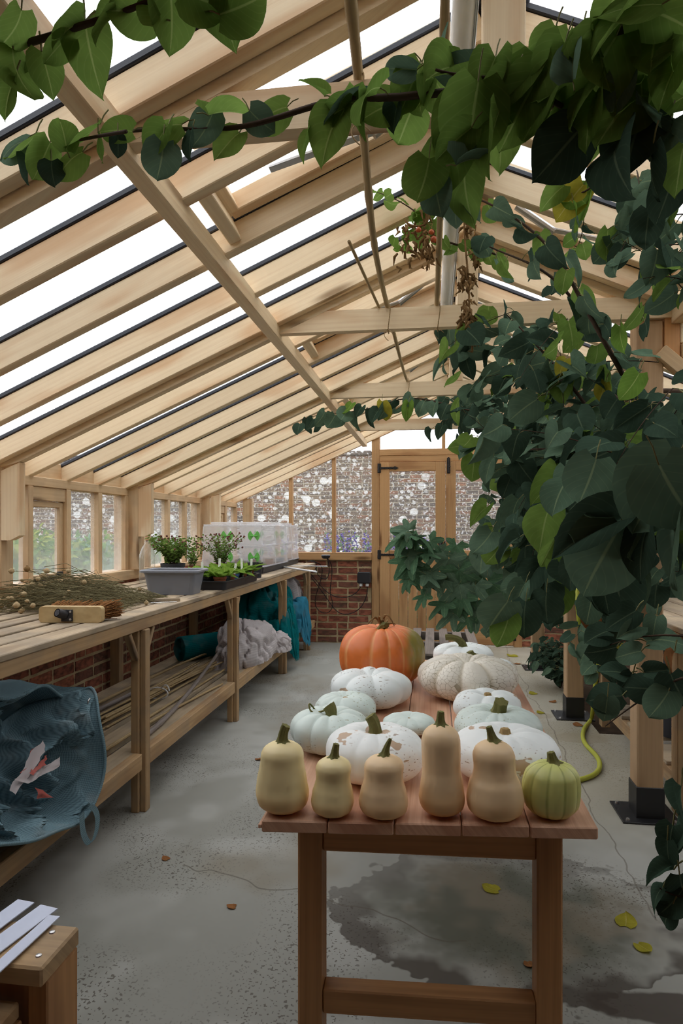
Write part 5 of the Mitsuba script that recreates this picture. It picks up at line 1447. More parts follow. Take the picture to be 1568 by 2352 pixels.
# dried tomato vine with three fruits
tv = thing('dried_vine', 'dead dried vine with three small orange fruits hanging below the ridge', 'dried vine')
mat('mat_tomato', lambda p, n, uv: mix(rgb(206, 112, 62), rgb(168, 76, 44), fbm(p.x * 30, p.y * 30, p.z * 30, 2)), 0.3, 0.5)
yv = 2.35
put('stem', tube(spline([at(1012, 440, yv), at(985, 490, yv), at(978, 512, yv), at(945, 518, yv), at(930, 505, yv)], 30), 0.0035, 6)[:2], 'mat_drystalk', smooth=True, parent=tv)
put('stem', tube(spline([at(1068, 480, yv), at(1068, 560, yv), at(1075, 640, yv), at(1078, 720, yv), at(1082, 780, yv)], 30), 0.0035, 6)[:2], 'mat_drystalk', smooth=True, parent=tv)
dl = []
for (u, v, sp_, n_) in ((935, 550, 12, 26), (975, 535, 14, 34), (985, 570, 10, 22), (1072, 640, 8, 40), (1075, 720, 8, 40), (1095, 590, 8, 16), (1080, 770, 6, 14), (1072, 520, 6, 14)):
    for q in range(n_):
        p = at(u + rng.normal(0, sp_), v + rng.normal(0, sp_ * 2.4), yv + rng.normal(0, 0.02))
        e = p + np.array([rng.normal(0, 0.012), rng.normal(0, 0.012), -rng.uniform(0.01, 0.04)])
        dl.append(tube([p, (p + e) / 2 + rng.normal(0, 0.006, 3), e], [0.004, 0.0055, 0.001], 4, False))
key = put('dead_foliage', cat(*dl)[:2], 'mat_drystalk', smooth=True, parent=tv); labels[key] = {'kind': 'stuff'}
for u, v, r in ((961, 528, 0.010), (996, 550, 0.0125), (990, 533, 0.010)):
    c = at(u, v, yv - 0.02)
    m_ = trimesh.creation.icosphere(subdivisions=3)
    put('fruit', (np.array(m_.vertices) * r * [1, 1, 0.9] + c, np.array(m_.faces)), 'mat_tomato', smooth=True, parent=tv)
    put('fruit_stalk', tube([c + [0, 0, r * 0.85], c + [0.004, 0, r + 0.018], at(980, 512, yv)], 0.0012, 5)[:2], 'mat_drystalk', smooth=True, parent=tv)

# ------------------------------------------------------------------ right side: potting bench, tubs, hose, pallet
rb = thing('potting_bench', 'rough timber potting bench behind the square posts', 'bench')
for x, y in ((1.045, 3.0), (1.045, 4.28), (1.62, 3.0), (1.62, 4.05)): put('leg', box(x, x + 0.05, y, y + 0.075, 0 if y < 4.1 else 0.0, 0.79), 'mat_bench', parent=rb)
put('front_rail', box(1.03, 1.045, 2.95, 4.4, 0.72, 0.80), 'mat_bench', parent=rb)
for k in range(4): put('board', box(1.035 + 0.16 * k, 1.19 + 0.16 * k, 2.93, 4.42, 0.801, 0.825), 'mat_slat', parent=rb)
put('shelf_rail', box(1.05, 1.09, 3.08, 4.27, 0.10, 0.17), 'mat_bench', parent=rb)
put('shelf_rail', box(1.60, 1.64, 3.08, 4.05, 0.10, 0.17), 'mat_bench', parent=rb)
for k in range(3): put('shelf_board', box(1.05, 1.66, 3.15 + 0.36 * k, 3.4 + 0.36 * k, 0.171, 0.19, axis=0), 'mat_slat', parent=rb)


def tub(label, x, y, z, r, h):
    k = thing('black_tub', label, 'tub', 'black tubs under the potting bench')
    prof = [(0, 0), (r * 0.78, 0), (r * 0.94, h * 0.74)] + [(r * (0.96 + 0.02 * (q % 2)), h * (0.76 + 0.03 * q)) for q in range(5)] + [(r * 1.03, h * 0.92), (r * 1.04, h), (r * 0.97, h), (r * 0.76, 0.02), (0, 0.02)]
    scene[k] = mikit.ply(move(lathe(prof, 40), (x, y, z))[:2], 'mat_blackpot', smooth=35)


tub('tall black plant tub behind the hose, on the potting bench shelf', 1.27, 3.96, 0.191, 0.145, 0.42)
tub('second tall black tub, behind the near square post', 1.26, 3.57, 0.191, 0.15, 0.44)
k_ = thing('white_tube', 'white tube lying on the potting bench top', 'tube')
scene[k_] = mikit.ply(tube([(1.15, 3.05, 0.85), (1.45, 3.35, 0.85)], 0.024, 16)[:2], 'mat_whiteplastic', smooth=40)
k_ = thing('white_sheet', 'white board standing at the back of the potting bench', 'board')
scene[k_] = mikit.ply(beam((1.62, 4.1, 0.826 + 0.2), (1.66, 3.35, 0.826 + 0.2), 0.012, 0.4)[:2], 'mat_whiteplastic')
mat('mat_hose', rgb(172, 176, 62), 0.4, 0.4)
hz = thing('garden_hose', 'yellow-green garden hose hanging by the square post and trailing over the floor', 'hose')
hp_ = [np.array(p) for p in [(0.62, 3.28, 0.0135)]] + [atz(u, v, 0.0135) for u, v in ((1335, 1790), (1362, 1780), (1377, 1758), (1368, 1735), (1345, 1710), (1338, 1690), (1345, 1668), (1358, 1650))] + [at(u, v, 4.33) for u, v in ((1361, 1625), (1364, 1590), (1372, 1540), (1372, 1480))] + [at(1356, 1430, 4.3), at(1354, 1390, 4.3), at(1350, 1350, 4.3), at(1338, 1335, 4.3), at(1328, 1350, 4.3), at(1326, 1395, 4.25), at(1332, 1445, 4.25), at(1345, 1475, 4.25), at(1360, 1490, 4.25)]
scene[hz] = mikit.ply(tube(spline(hp_, 150), 0.0125, 10)[:2], 'mat_hose', smooth=True)
pl = thing('pallet', 'weathered grey slatted pallet on the floor between the pumpkin table and the door', 'pallet')
for k in range(6): put('slat', box(-0.33 + 0.128 * k, -0.33 + 0.128 * k + 0.082, 5.35, 6.72, 0.21, 0.23), 'mat_pallet', parent=pl)
for y in (5.4, 6.0, 6.6): put('bearer', box(-0.34, 0.40, y, y + 0.06, 0.13, 0.2095), 'mat_pallet', parent=pl)
for x in (-0.34, 0.31):
    for y in (5.4, 6.6): put('block', box(x, x + 0.09, y - 0.01, y + 0.07, 0, 0.1295, axis=1), 'mat_pallet', parent=pl)
for q, (x, y, m) in enumerate(((-0.02, 5.7, 'mat_leafbrown'), (0.09, 5.9, 'mat_leafyellow'), (0.2, 6.15, 'mat_leafyellow'), (-0.08, 5.5, 'mat_leafyellow'))):
    pass

# ------------------------------------------------------------------ growth outside the glass
def shrub(label, name, x, y, h, r, bank, mats, n, size, cat_='shrub', grp=None):
    P = Plant(name, label, cat_, bank, mats, 0)
    if grp: labels[P.k]['group'] = grp
    for k in range(6):
        a = k * 1.05
        P.branch([(x, y, -0.12), (x + 0.2 * r * math.cos(a), y + 0.2 * r * math.sin(a), h * 0.4), (x + 0.6 * r * math.cos(a), y + 0.5 * r * math.sin(a), h * 0.8)], 0.012, 0.004, name='stem', n=6)
    for k in range(n):
        d = unit(rng.normal(0, 1, 3)); q = rng.uniform(0.55, 1.0)
        b = np.array([x, y, h * 0.5]) + d * [r * q, r * 0.8 * q, h * 0.55 * q]
        if b[2] < -0.1: continue
        P.leaf(b, d + rng.normal(0, 0.5, 3) - UP * 0.2, d + UP * 0.5 + rng.normal(0, 0.4, 3), size * rng.uniform(0.7, 1.2))
    P.close()


leafmat('mat_shrub', rgb(120, 154, 84), rgb(88, 122, 62), rgb(130, 150, 90), 0.7)
leafmat('mat_shruby', rgb(172, 180, 96), rgb(128, 146, 74), rgb(160, 170, 100), 0.7)
leafmat('mat_shrubblue', rgb(140, 168, 142), rgb(108, 138, 114), rgb(150, 170, 140), 0.7)
sw = ['beside the first window bay', 'seen through the opening casement', 'between the two middle panes', 'outside the third pane', 'outside the pane next to the wall post', 'near the second window bay', 'by the far window bay', 'past the corner post']
for k, (x, y, h, r, ms) in enumerate(((-3.9, 5.4, 1.22, 0.7, ['mat_shrub', 'mat_shruby']), (-4.3, 6.75, 1.2, 0.62, ['mat_shruby', 'mat_shrub']), (-4.6, 8.0, 1.12, 0.6, ['mat_shrub', 'mat_shrubblue']), (-4.85, 9.2, 1.1, 0.6, ['mat_shrub', 'mat_shruby']), (-4.5, 10.4, 1.05, 0.6, ['mat_shrub']), (-3.3, 4.3, 1.0, 0.42, ['mat_shrubblue', 'mat_shrub']), (-3.5, 9.8, 0.95, 0.5, ['mat_shrub', 'mat_shrubblue']), (-3.0, 5.15, 0.8, 0.36, ['mat_shrubblue']), (-3.3, 6.1, 0.8, 0.4, ['mat_shrubblue']), (-3.6, 7.3, 0.8, 0.45, ['mat_shrubblue', 'mat_shrub']))):
    shrub(f'green garden shrub outside the window wall, {(sw + ["low and bluish below the casement", "low and bluish below the middle panes"])[k]}', 'garden_shrub', x, y, h, r, OVAL, ms, 1300, 0.1, grp='shrubs outside the window wall')
for k, (x, y) in enumerate(((-1.12, 8.6), (-0.85, 8.7), (-0.55, 8.5), (-0.25, 8.7), (0.05, 8.5), (-1.35, 8.9))):
    P = Plant('flowering_plant', f'purple-spiked flowering plant outside the gable glass, {["by the mullion", "near the door post", "behind the door glass edge", "behind the door glass middle", "near the latch", "farther from the door"][k]}', 'flowering plant', OVAL, ['mat_herb', 'mat_shrubblue'], 0)
    labels[P.k]['group'] = 'purple flowers outside the gable'
    fl = []
    for q in range(16):
        b = np.array([x + rng.normal(0, 0.09), y + rng.normal(0, 0.09), -0.1]); e = b + [rng.normal(0, 0.12), rng.normal(0, 0.1), 1.08 + rng.uniform(-0.1, 0.22)]
        C = spline([b, (b + e) / 2, e], 8)
        P.twig(C, 0.07, 0.06, 0.002, droop=0.2)
        for w_ in range(14):
            f_ = rng.uniform(0.72, 1.0)
            fl.append(move(trimesh_ico(), b + (e - b) * f_ + rng.normal(0, 0.012, 3), s=rng.uniform(0.008, 0.014)))
    key = put('flower_spikes', cat(*fl)[:2], 'mat_purple', smooth=True, parent=P.k); labels[key] = {'kind': 'stuff'}
    P.close()

#@PLANTS
# the big fruit tree at the right, its boughs under the roof
tree = Plant('fruit_tree', 'large fruit tree with broad heart-shaped leaves, spreading under the roof from the right side', 'tree', CORD, ['mat_leaf', 'mat_leaf', 'mat_leafolive', 'mat_leafdark'], 300)
tree.branch([(1.55, 2.3, 0.0), (1.5, 2.25, 0.6), (1.4, 2.1, 1.2), (1.25, 1.9, 1.7), (1.05, 1.6, 1.95)], 0.035, 0.016, name='trunk')
tree.branch([(1.4, 2.1, 1.2), (1.3, 2.6, 1.6), (1.15, 3.3, 1.9), (0.9, 4.2, 2.0)], 0.02, 0.008)
tree.branch([(1.45, 2.2, 0.9), (1.2, 1.8, 1.25), (0.95, 1.5, 1.4)], 0.015, 0.007)
OL = 'mat_leafolive'
# bough across the picture, in front of the first tie beam
B1 = tree.branch(px([1.05] * 3 + [1.08] * 3 + [1.1] * 5, (1568, 330), (1400, 290), (1250, 232), (1130, 215), (1000, 214), (900, 224), (800, 226), (700, 250), (560, 290), (420, 297), (290, 302)), 0.009, 0.003)
B2 = tree.branch(px(1.0, (1400, 290), (1300, 250), (1180, 190), (1080, 175), (1000, 160)), 0.005, 0.002)
B3 = tree.branch(px([0.9, 0.95, 1.0, 1.05], (1520, -20), (1440, 60), (1370, 130), (1330, 215)), 0.008, 0.004)
B4 = tree.branch(px([0.75, 0.74, 0.72, 0.7, 0.68], (-20, 108), (75, 95), (160, 68), (250, 38), (350, 0)), 0.005, 0.003)
B5 = tree.branch(px([1.0, 1.05, 1.1], (290, 302), (180, 322), (60, 350)), 0.003, 0.002)
for h in [  # (u, v, depth, length px, tip angle, tilt, material)
    (40, 80, .72, 100, 250, .5, OL), (30, 180, .74, 120, 265, .5, OL), (105, 165, .74, 90, 280, .35, OL), (150, 60, .71, 90, 200, .4, OL), (200, 95, .72, 125, 280, .3, OL), (130, 115, .72, 80, 230, .5, OL), (235, 50, .7, 90, 190, .5, OL),
    (395, 40, .68, 130, 270, .4, OL), (300, 25, .69, 110, 185, .3, OL), (500, 15, .68, 150, 300, .3, OL), (470, 0, .66, 110, 340, .5, OL), (560, 10, .67, 120, 20, .4, OL), (340, 10, .68, 100, 130, .5, OL), (20, 130, .75, 90, 180, .4, OL), (15, 225, .74, 90, 240, .4, OL),
    (20, 330, 1.05, 80, 190, .6, 'mat_leaf'), (55, 345, 1.05, 90, 230, .5, OL), (145, 305, 1.05, 85, 100, .4, OL), (195, 320, 1.05, 95, 220, .4, OL), (100, 370, 1.05, 90, 250, .5, OL), (150, 365, 1.05, 85, 210, .5, OL), (225, 340, 1.05, 60, 260, .5, OL), (60, 395, 1.05, 70, 260, .5, 'mat_leafdark'), (120, 395, 1.05, 60, 280, .5, 'mat_leafdark'), (265, 295, 1.05, 75, 175, .3, OL), (270, 335, 1.05, 45, 265, .4, 'mat_leafdark'),
    (365, 282, 1.08, 105, 175, .3, OL), (360, 325, 1.08, 90, 240, .4, OL), (370, 375, 1.08, 90, 262, .35, 'mat_leaf'), (430, 330, 1.08, 60, 250, .6, 'mat_leafdark'), (470, 305, 1.1, 90, 245, .9, 'mat_leaf'), (525, 250, 1.1, 110, 35, .35, OL), (520, 325, 1.1, 80, 225, .4, OL), (615, 255, 1.1, 90, 190, .3, OL), (600, 280, 1.1, 70, 320, .6, 'mat_leaf'), (720, 195, 1.12, 65, 140, .3, OL), (755, 312, 1.1, 125, 248, .2, 'mat_leafolive'), (700, 335, 1.1, 60, 230, .5, OL), (800, 215, 1.1, 100, 175, .8, 'mat_leaf'), (830, 262, 1.1, 90, 240, .5, OL), (770, 260, 1.1, 80, 200, .5, OL),
    (905, 265, 1.1, 70, 250, .6, 'mat_leafdark'), (870, 250, 1.1, 90, 200, .5, OL), (915, 160, 1.08, 85, 170, .8, 'mat_leaf'), (940, 195, 1.08, 110, 240, .4, OL), (1010, 110, 1.08, 70, 130, .7, 'mat_leaf'), (960, 215, 1.08, 90, 265, .35, OL), (1020, 200, 1.08, 110, 330, .4, OL), (1065, 170, 1.05, 95, 200, .7, 'mat_leaf'), (1010, 150, 1.05, 80, 180, .5, OL),
    (1180, 160, 1.0, 165, 235, .25, OL), (1120, 180, 1.0, 120, 250, .3, OL), (1265, 170, .98, 130, 245, .3, OL), (1080, 285, 1.0, 165, 262, .25, OL), (1030, 280, 1.05, 120, 230, .35, OL), (1185, 250, 1.0, 165, 232, .3, OL), (1240, 260, 1.0, 130, 260, .4, OL), (1010, 380, 1.05, 150, 232, .25, OL), (975, 420, 1.05, 110, 260, .4, OL), (1060, 425, 1.05, 120, 262, .25, 'mat_leafolive'), (1085, 355, 1.0, 110, 40, .7, 'mat_leaf'), (1040, 330, 1.0, 100, 215, .6, OL), (1120, 330, 1.0, 140, 250, .4, OL), (1000, 455, 1.05, 90, 265, .4, 'mat_leaf'), (1045, 480, 1.1, 70, 265, .4, 'mat_leaf'), (1085, 480, 1.1, 70, 280, .4, 'mat_leaf'),
    (1350, 180, .95, 190, 235, .25, OL), (1380, 160, .95, 130, 280, .4, OL), (1310, 130, .95, 120, 95, .5, 'mat_leaf'), (1370, 45, .95, 115, 225, .35, OL), (1460, 60, .95, 140, 265, .35, OL), (1440, 10, .9, 150, 160, .3, OL), (1530, 30, .9, 150, 320, .3, OL), (1330, 90, .97, 80, 250, .5, OL), (1490, 190, .95, 140, 240, .4, OL), (1420, 215, .95, 90, 250, .6, 'mat_leaf'), (1420, 260, .95, 150, 225, .4, OL), (1480, 240, .95, 130, 100, .35, OL), (1560, 140, .9, 120, 260, .4, OL), (1450, 330, .95, 150, 245, .4, 'mat_leafdark'), (1390, 345, .95, 170, 222, .4, 'mat_leafdark'), (1300, 330, .97, 150, 228, .5, 'mat_leafdark'), (1520, 330, .95, 110, 250, .4, 'mat_leaf'), (1350, 280, .97, 120, 250, .4, OL), (1270, 300, 1.0, 120, 230, .5, OL), (1510, 270, .95, 120, 170, .5, 'mat_leaf'), (1550, 230, .95, 110, 200, .5, OL), (1555, 380, .95, 110, 250, .5, OL), (1480, 395, .95, 110, 260, .5, 'mat_leafdark'), (1540, 440, 1.0, 100, 265, .5, 'mat_leafdark'), (1250, 110, 1.0, 90, 240, .5, OL), (1220, 200, 1.0, 150, 255, .4, OL), (1150, 230, 1.0, 120, 240, .5, OL), (1400, 120, .97, 110, 230, .5, OL), (1320, 230, .97, 130, 240, .5, OL), (1535, 180, .92, 120, 240, .5, OL), (1500, 110, .92, 110, 250, .5, OL),
    (1305, 460, 1.6, 90, 225, .5, 'mat_leafyellow'), (1350, 475, 1.6, 80, 265, .5, 'mat_leafbright'), (1270, 445, 1.6, 60, 215, .6, OL), (1325, 500, 1.6, 60, 285, .5, 'mat_leafbright'), (1330, 455, 1.6, 70, 300, .5, 'mat_leafbright'),
]: tree.hero(*h)
tree.branch(px([1.5, 1.55, 1.6], (1405, 375), (1370, 420), (1330, 445)), 0.003, 0.002)
tree.twig(B1[:18], 0.075, 0.085, face=0.6, m=OL, start=0.03)
tree.twig(B3, 0.08, 0.08, face=0.6, m=OL)
# cluster at the right edge, mid height
twigs(tree, [(1460, 410), (1568, 400), (1568, 660), (1480, 640), (1450, 560)], 9, 1.5, 2.1, 0.22, 0.07, 210, 40, 0.04, face=0.5)
tree.hero(1490, 480, 1.4, 80, 265, .3, 'mat_leaf'); tree.hero(1485, 525, 1.4, 80, 270, .3, 'mat_leafdark')
# long thin shoots curving down from the ridge
S1 = tree.branch(px([2.0, 1.95, 1.9, 1.85, 1.85, 1.9], (1105, 460), (1195, 510), (1270, 580), (1330, 680), (1385, 780), (1430, 860)), 0.003, 0.007)
S2 = tree.branch(px([2.2, 2.1, 2.0, 1.95, 1.9], (1085, 545), (1180, 590), (1270, 640), (1340, 720), (1400, 800)), 0.002, 0.006)
S3 = tree.branch(px([2.4, 2.3, 2.2, 2.1], (1160, 720), (1220, 780), (1290, 860), (1360, 950)), 0.002, 0.006)
for S in (S1, S2): tree.twig(S, 0.05, 0.08, face=0.5, ups=0.5)
tree.twig(S3, 0.06, 0.085, face=0.6)
S4 = tree.branch(px([1.9, 2.0, 2.1], (1340, 500), (1335, 540), (1320, 580)), 0.0015, 0.001)
tree.twig(S4, 0.03, 0.045, face=0.5)
# bare brown twigs and the main mass
G1 = tree.branch(px([1.9, 1.7, 1.5, 1.4], (1255, 1074), (1380, 1085), (1480, 1093), (1580, 1100)), 0.004, 0.007)
G2 = tree.branch(px([2.3, 2.0, 1.7], (1160, 1040), (1300, 1035), (1450, 1088)), 0.002, 0.006)
G3 = tree.branch(px([2.0, 1.8, 1.5], (1400, 930), (1490, 980), (1580, 1010)), 0.004, 0.007)
G4 = tree.branch(px([1.7, 1.9, 2.0], (1500, 1010), (1450, 950), (1380, 880)), 0.009, 0.005)
for G in (G1, G2, G3): tree.twig(G, 0.06, 0.10, face=0.4, ups=0.7, droop=0.5)
M = ['mat_leaf', 'mat_leafdark']
kw = dict(face=0.32, ups=0.85, droop=0.45)
tree.mats = ['mat_leaf', 'mat_leaf', 'mat_leafdark', 'mat_leafdark', OL]
twigs(tree, [(1250, 860), (1350, 760), (1440, 800), (1500, 880), (1568, 900), (1568, 1290), (1480, 1270), (1330, 1240), (1240, 1180), (1200, 1060)], 34, 1.5, 2.3, 0.3, 0.1, 190, 45, 0.055, **kw)
twigs(tree, [(1010, 740), (1100, 700), (1200, 740), (1300, 770), (1330, 860), (1250, 930), (1150, 890), (1060, 850)], 14, 2.1, 2.9, 0.3, 0.1, 170, 40, 0.055, **kw)
twigs(tree, [(1150, 890), (1270, 880), (1300, 1000), (1330, 1240), (1250, 1260), (1150, 1150), (1090, 1020)], 18, 2.2, 3.0, 0.3, 0.1, 190, 40, 0.055, **kw)
twigs(tree, [(1110, 1180), (1260, 1190), (1290, 1300), (1250, 1380), (1130, 1330)], 10, 2.2, 2.8, 0.25, 0.1, 220, 40, 0.06, **kw)
tree.mats = ['mat_leafdark', 'mat_leafdark', 'mat_leaf']
twigs(tree, [(1330, 780), (1450, 850), (1568, 930), (1568, 1420), (1470, 1380), (1330, 1280), (1300, 1000)], 20, 2.4, 3.0, 0.35, 0.1, 190, 50, 0.05, **kw)
for h in [(1380, 1290, .95, 190, 245, .22, 'mat_leaf'), (1345, 1225, .95, 170, 200, .8, 'mat_leafdark'), (1430, 1200, .95, 170, 248, .9, 'mat_leaf'), (1500, 1130, .9, 200, 235, .35, 'mat_leaf'), (1530, 1240, .88, 210, 250, .25, 'mat_leaf'), (1560, 1150, .85, 190, 300, .3, 'mat_leaf'), (1460, 1270, .92, 130, 250, .3, 'mat_leafdark'), (1350, 1110, 1.3, 120, 250, .3, 'mat_leaf'), (1280, 1140, 1.4, 90, 235, .25, 'mat_leaf'), (1350, 1400, 1.2, 70, 250, .3, 'mat_leaf'), (1340, 1370, 1.15, 80, 265, .4, 'mat_leafdark'), (1390, 1385, 1.15, 70, 280, .4, 'mat_leafdark'), (1305, 1245, 1.5, 75, 250, .2, 'mat_leaf'), (1305, 1320, 1.5, 80, 250, .35, 'mat_leafdark'),
          (1245, 1330, 1.9, 90, 250, .3, 'mat_leafdark'), (1210, 1330, 1.9, 80, 230, .3, 'mat_leafdark'), (1200, 1420, 1.8, 80, 255, .25, 'mat_leafdark'), (1250, 1400, 1.8, 80, 265, .3, 'mat_leafdark'), (1190, 1370, 1.85, 70, 240, .3, 'mat_leaf'), (1140, 1420, 1.8, 100, 243, .9, 'mat_leaf'), (1160, 1450, 1.8, 80, 255, .4, OL), (1100, 1180, 2.2, 60, 215, .5, OL), (1110, 1250, 2.2, 70, 235, .3, 'mat_leaf'), (1050, 1025, 2.4, 45, 175, .2, OL), (1085, 1075, 2.4, 60, 260, .3, OL), (1115, 1080, 2.3, 60, 240, .3, 'mat_leaf'),
          (1530, 1460, 1.25, 90, 20, .4, 'mat_leaf'), (1380, 1495, 1.3, 70, 195, .4, 'mat_leafdark'), (1440, 1500, 1.25, 60, 195, .3, 'mat_leaf'), (1410, 1540, 1.25, 70, 165, .3, 'mat_leafdark'), (1445, 1450, 1.25, 60, 200, .4, 'mat_leaf'), (1440, 1575, 1.25, 60, 245, .3, 'mat_leafdark'), (1500, 1440, 1.25, 55, 245, .3, 'mat_leaf'), (1395, 1600, 1.2, 75, 180, .7, 'mat_leafdark'), (1480, 1580, 1.2, 75, 170, .7, 'mat_leafdark'), (1515, 1620, 1.15, 80, 235, .3, 'mat_leaf'), (1555, 1590, 1.15, 90, 290, .3, 'mat_leafdark'), (1510, 1540, 1.2, 60, 10, .5, 'mat_leafdark'), (1540, 1520, 1.2, 50, 250, .5, 'mat_leafbrown'), (1390, 1630, 1.2, 60, 260, .4, 'mat_leaf'), (1430, 1420, 1.25, 70, 210, .4, 'mat_leafdark'), (1370, 1460, 1.3, 60, 200, .4, 'mat_leafdark'), (1360, 1428, 1.6, 60, 265, .5, 'mat_leafbrown'),
          (1560, 1850, 1.0, 90, 265, .4, 'mat_leafdark'), (1535, 1930, 1.0, 70, 250, .4, 'mat_leafdark'), (1530, 1960, 1.0, 60, 265, .4, 'mat_leafdark'), (1510, 2005, 1.0, 70, 200, .5, 'mat_leafdark'), (1500, 2055, 1.0, 55, 215, .5, 'mat_leafdark'), (1545, 2075, 1.0, 80, 240, .3, 'mat_leafdark'), (1525, 2110, 1.0, 60, 240, .3, 'mat_leafdark'), (1565, 1920, 1.0, 80, 270, .4, 'mat_leafdark'), (1568, 2040, 1.0, 80, 290, .3, 'mat_leafdark'),
          (1380, 900, 1.9, 45, 250, .4, 'mat_leafyellow'), (1290, 838, 2.1, 40, 230, .5, 'mat_leafyellow'), (1460, 950, 1.7, 50, 265, .4, 'mat_leafyellow'), (1450, 970, 1.7, 70, 265, .4, 'mat_leafbright'), (1450, 890, 1.7, 70, 250, .5, 'mat_leafbright'), (1420, 780, 1.8, 60, 265, .4, 'mat_leafbright')]: tree.hero(*h)
L1 = tree.branch(px([1.2, 1.25, 1.3], (1580, 1462), (1480, 1462), (1400, 1482)), 0.0022, 0.001)
L2 = tree.branch(px([1.1, 1.2, 1.25, 1.3], (1580, 1555), (1500, 1590), (1440, 1630), (1390, 1668)), 0.0024, 0.001)
L3 = tree.branch(px([0.95, 1.0, 1.0], (1580, 2000), (1545, 2055), (1515, 2040)), 0.002, 0.001)
# low bough with small leaves reaching left over the aisle
F1 = tree.branch(px([4.1, 4.15, 4.2, 4.2, 4.2], (1210, 962), (1110, 950), (1010, 925), (935, 915), (850, 938)) + px(4.2, (760, 950), (690, 965)), 0.007, 0.002)
tree.mats = ['mat_leaf', 'mat_leafdark']
tree.twig(F1, 0.045, 0.11, face=0.8, ups=0.2, droop=1.2)
for h in [(875, 945, 4.15, 45, 265, .3, 'mat_leafyellow'), (935, 945, 4.15, 42, 260, .3, 'mat_leafbright'), (800, 940, 4.15, 35, 240, .4, 'mat_leafbright')]: tree.hero(*h)
F2 = tree.branch(px([3.4, 3.5, 3.6], (1010, 760), (1060, 740), (1130, 760)), 0.003, 0.002)
tree.twig(F2, 0.05, 0.1, face=0.7, droop=0.5)
for k in range(14):  # unseen overhead boughs behind the viewpoint, added to darken the foreground
    c = np.array([rng.uniform(0.9, 2.1), rng.uniform(-1.1, 0.45), rng.uniform(1.85, 2.15)])
    c[2] = min(c[2], roofz(c[0]) - 0.1)
    a = rng.uniform(0, 6.28); d = np.array([math.cos(a), math.sin(a), 0]) * 0.2
    e0, e1 = c - d, c + d
    if min(e0[1], e1[1]) > 0.5 or max(e0[1], e1[1]) > 0.55: continue
    tree.twig(spline([e0, c, e1], 10), 0.05, 0.1, 0.0016, face=0.2)
for k in range(24):  # unseen twigs past the right edge, added to keep that side dark
    c = np.array([rng.uniform(1.5, 2.2), rng.uniform(0.8, 2.4), rng.uniform(0.7, 1.9)])
    a = rng.uniform(0, 6.28); d = np.array([math.cos(a), math.sin(a), 0.2]) * 0.2
    tree.twig(spline([c - d, c, c + d], 10), 0.05, 0.1, 0.0016, face=0.2)
tree.close()

# the darker climber further along, and the growth in the bed
cl = Plant('climbing_plant', 'dense dark climber with small leaves filling the right side near the far gable', 'climbing plant', CORD, ['mat_leafdark', 'mat_leafdark', 'mat_leaf'], 250)
cl.branch([(1.9, 5.0, -0.05), (1.7, 5.0, 0.8), (1.4, 5.0, 1.6), (0.9, 5.1, 2.0)], 0.022, 0.008, name='stem')
cl.branch([(1.9, 4.2, -0.05), (1.8, 4.0, 1.0), (1.5, 3.9, 1.7)], 0.02, 0.008, name='stem')
kw = dict(face=0.35, ups=0.8, droop=0.5)
twigs(cl, [(1050, 860), (1300, 840), (1300, 1010), (1190, 1010), (1090, 990), (1040, 960)], 52, 4.6, 6.0, 0.35, 0.1, 190, 60, 0.05, **kw)
twigs(cl, [(1150, 1000), (1300, 1000), (1300, 1440), (1200, 1420), (1150, 1250)], 40, 4.6, 5.8, 0.35, 0.1, 190, 60, 0.06, **kw)
twigs(cl, [(1300, 800), (1568, 900), (1568, 1500), (1440, 1480), (1320, 1500)], 66, 3.6, 5.0, 0.45, 0.11, 190, 60, 0.06, **kw)
cl.close()
br = Plant('leafy_vine', 'light green backlit vine tip below the ridge beside the bamboo canes', 'vine', CORD, ['mat_leafbright', 'mat_leafbright', 'mat_leafolive'], 200)
V1 = br.branch(px(2.4, (1000, 385), (950, 368), (905, 352)), 0.003, 0.001, n=12)
V2 = br.branch(px(2.4, (975, 505), (930, 470), (890, 450), (850, 438)), 0.003, 0.001, n=12)
V0 = br.branch(px(2.4, (1000, 385), (1010, 440), (975, 505), (1000, 540), (1060, 565), (1150, 590)), 0.003, 0.004, n=20)
br.twig(V1, 0.018, 0.05, face=0.6, ups=0.2); br.twig(V1, 0.022, 0.05, face=0.6, ups=0.2); br.twig(V2, 0.035, 0.06, face=0.6, ups=0.2, m=OL)
br.twig(V0, 0.03, 0.065, face=0.7, ups=0.2, m=OL)
twigs(br, [(940, 330), (1010, 310), (1010, 400), (900, 390)], 5, 2.4, 2.6, 0.12, 0.055, 190, 50, 0.03, r=0.001, face=0.6, ups=0.2)
br.close()
fg = Plant('fig_plant', 'young fig plant with large lobed leaves in front of the boarded door', 'fig plant', FIG, ['mat_figleaf', 'mat_figleaf', 'mat_leaf'], 200)
FS = px([5.6, 5.5, 5.4, 5.4, 5.4, 5.4], (1165, 1440), (1090, 1395), (1010, 1360), (960, 1320), (942, 1275), (934, 1225))
FC = fg.branch(FS, 0.012, 0.006, name='stem')
fg.branch(px([5.6, 5.55, 5.5], (1150, 1430), (1080, 1330), (1050, 1280)), 0.009, 0.004, name='stem')
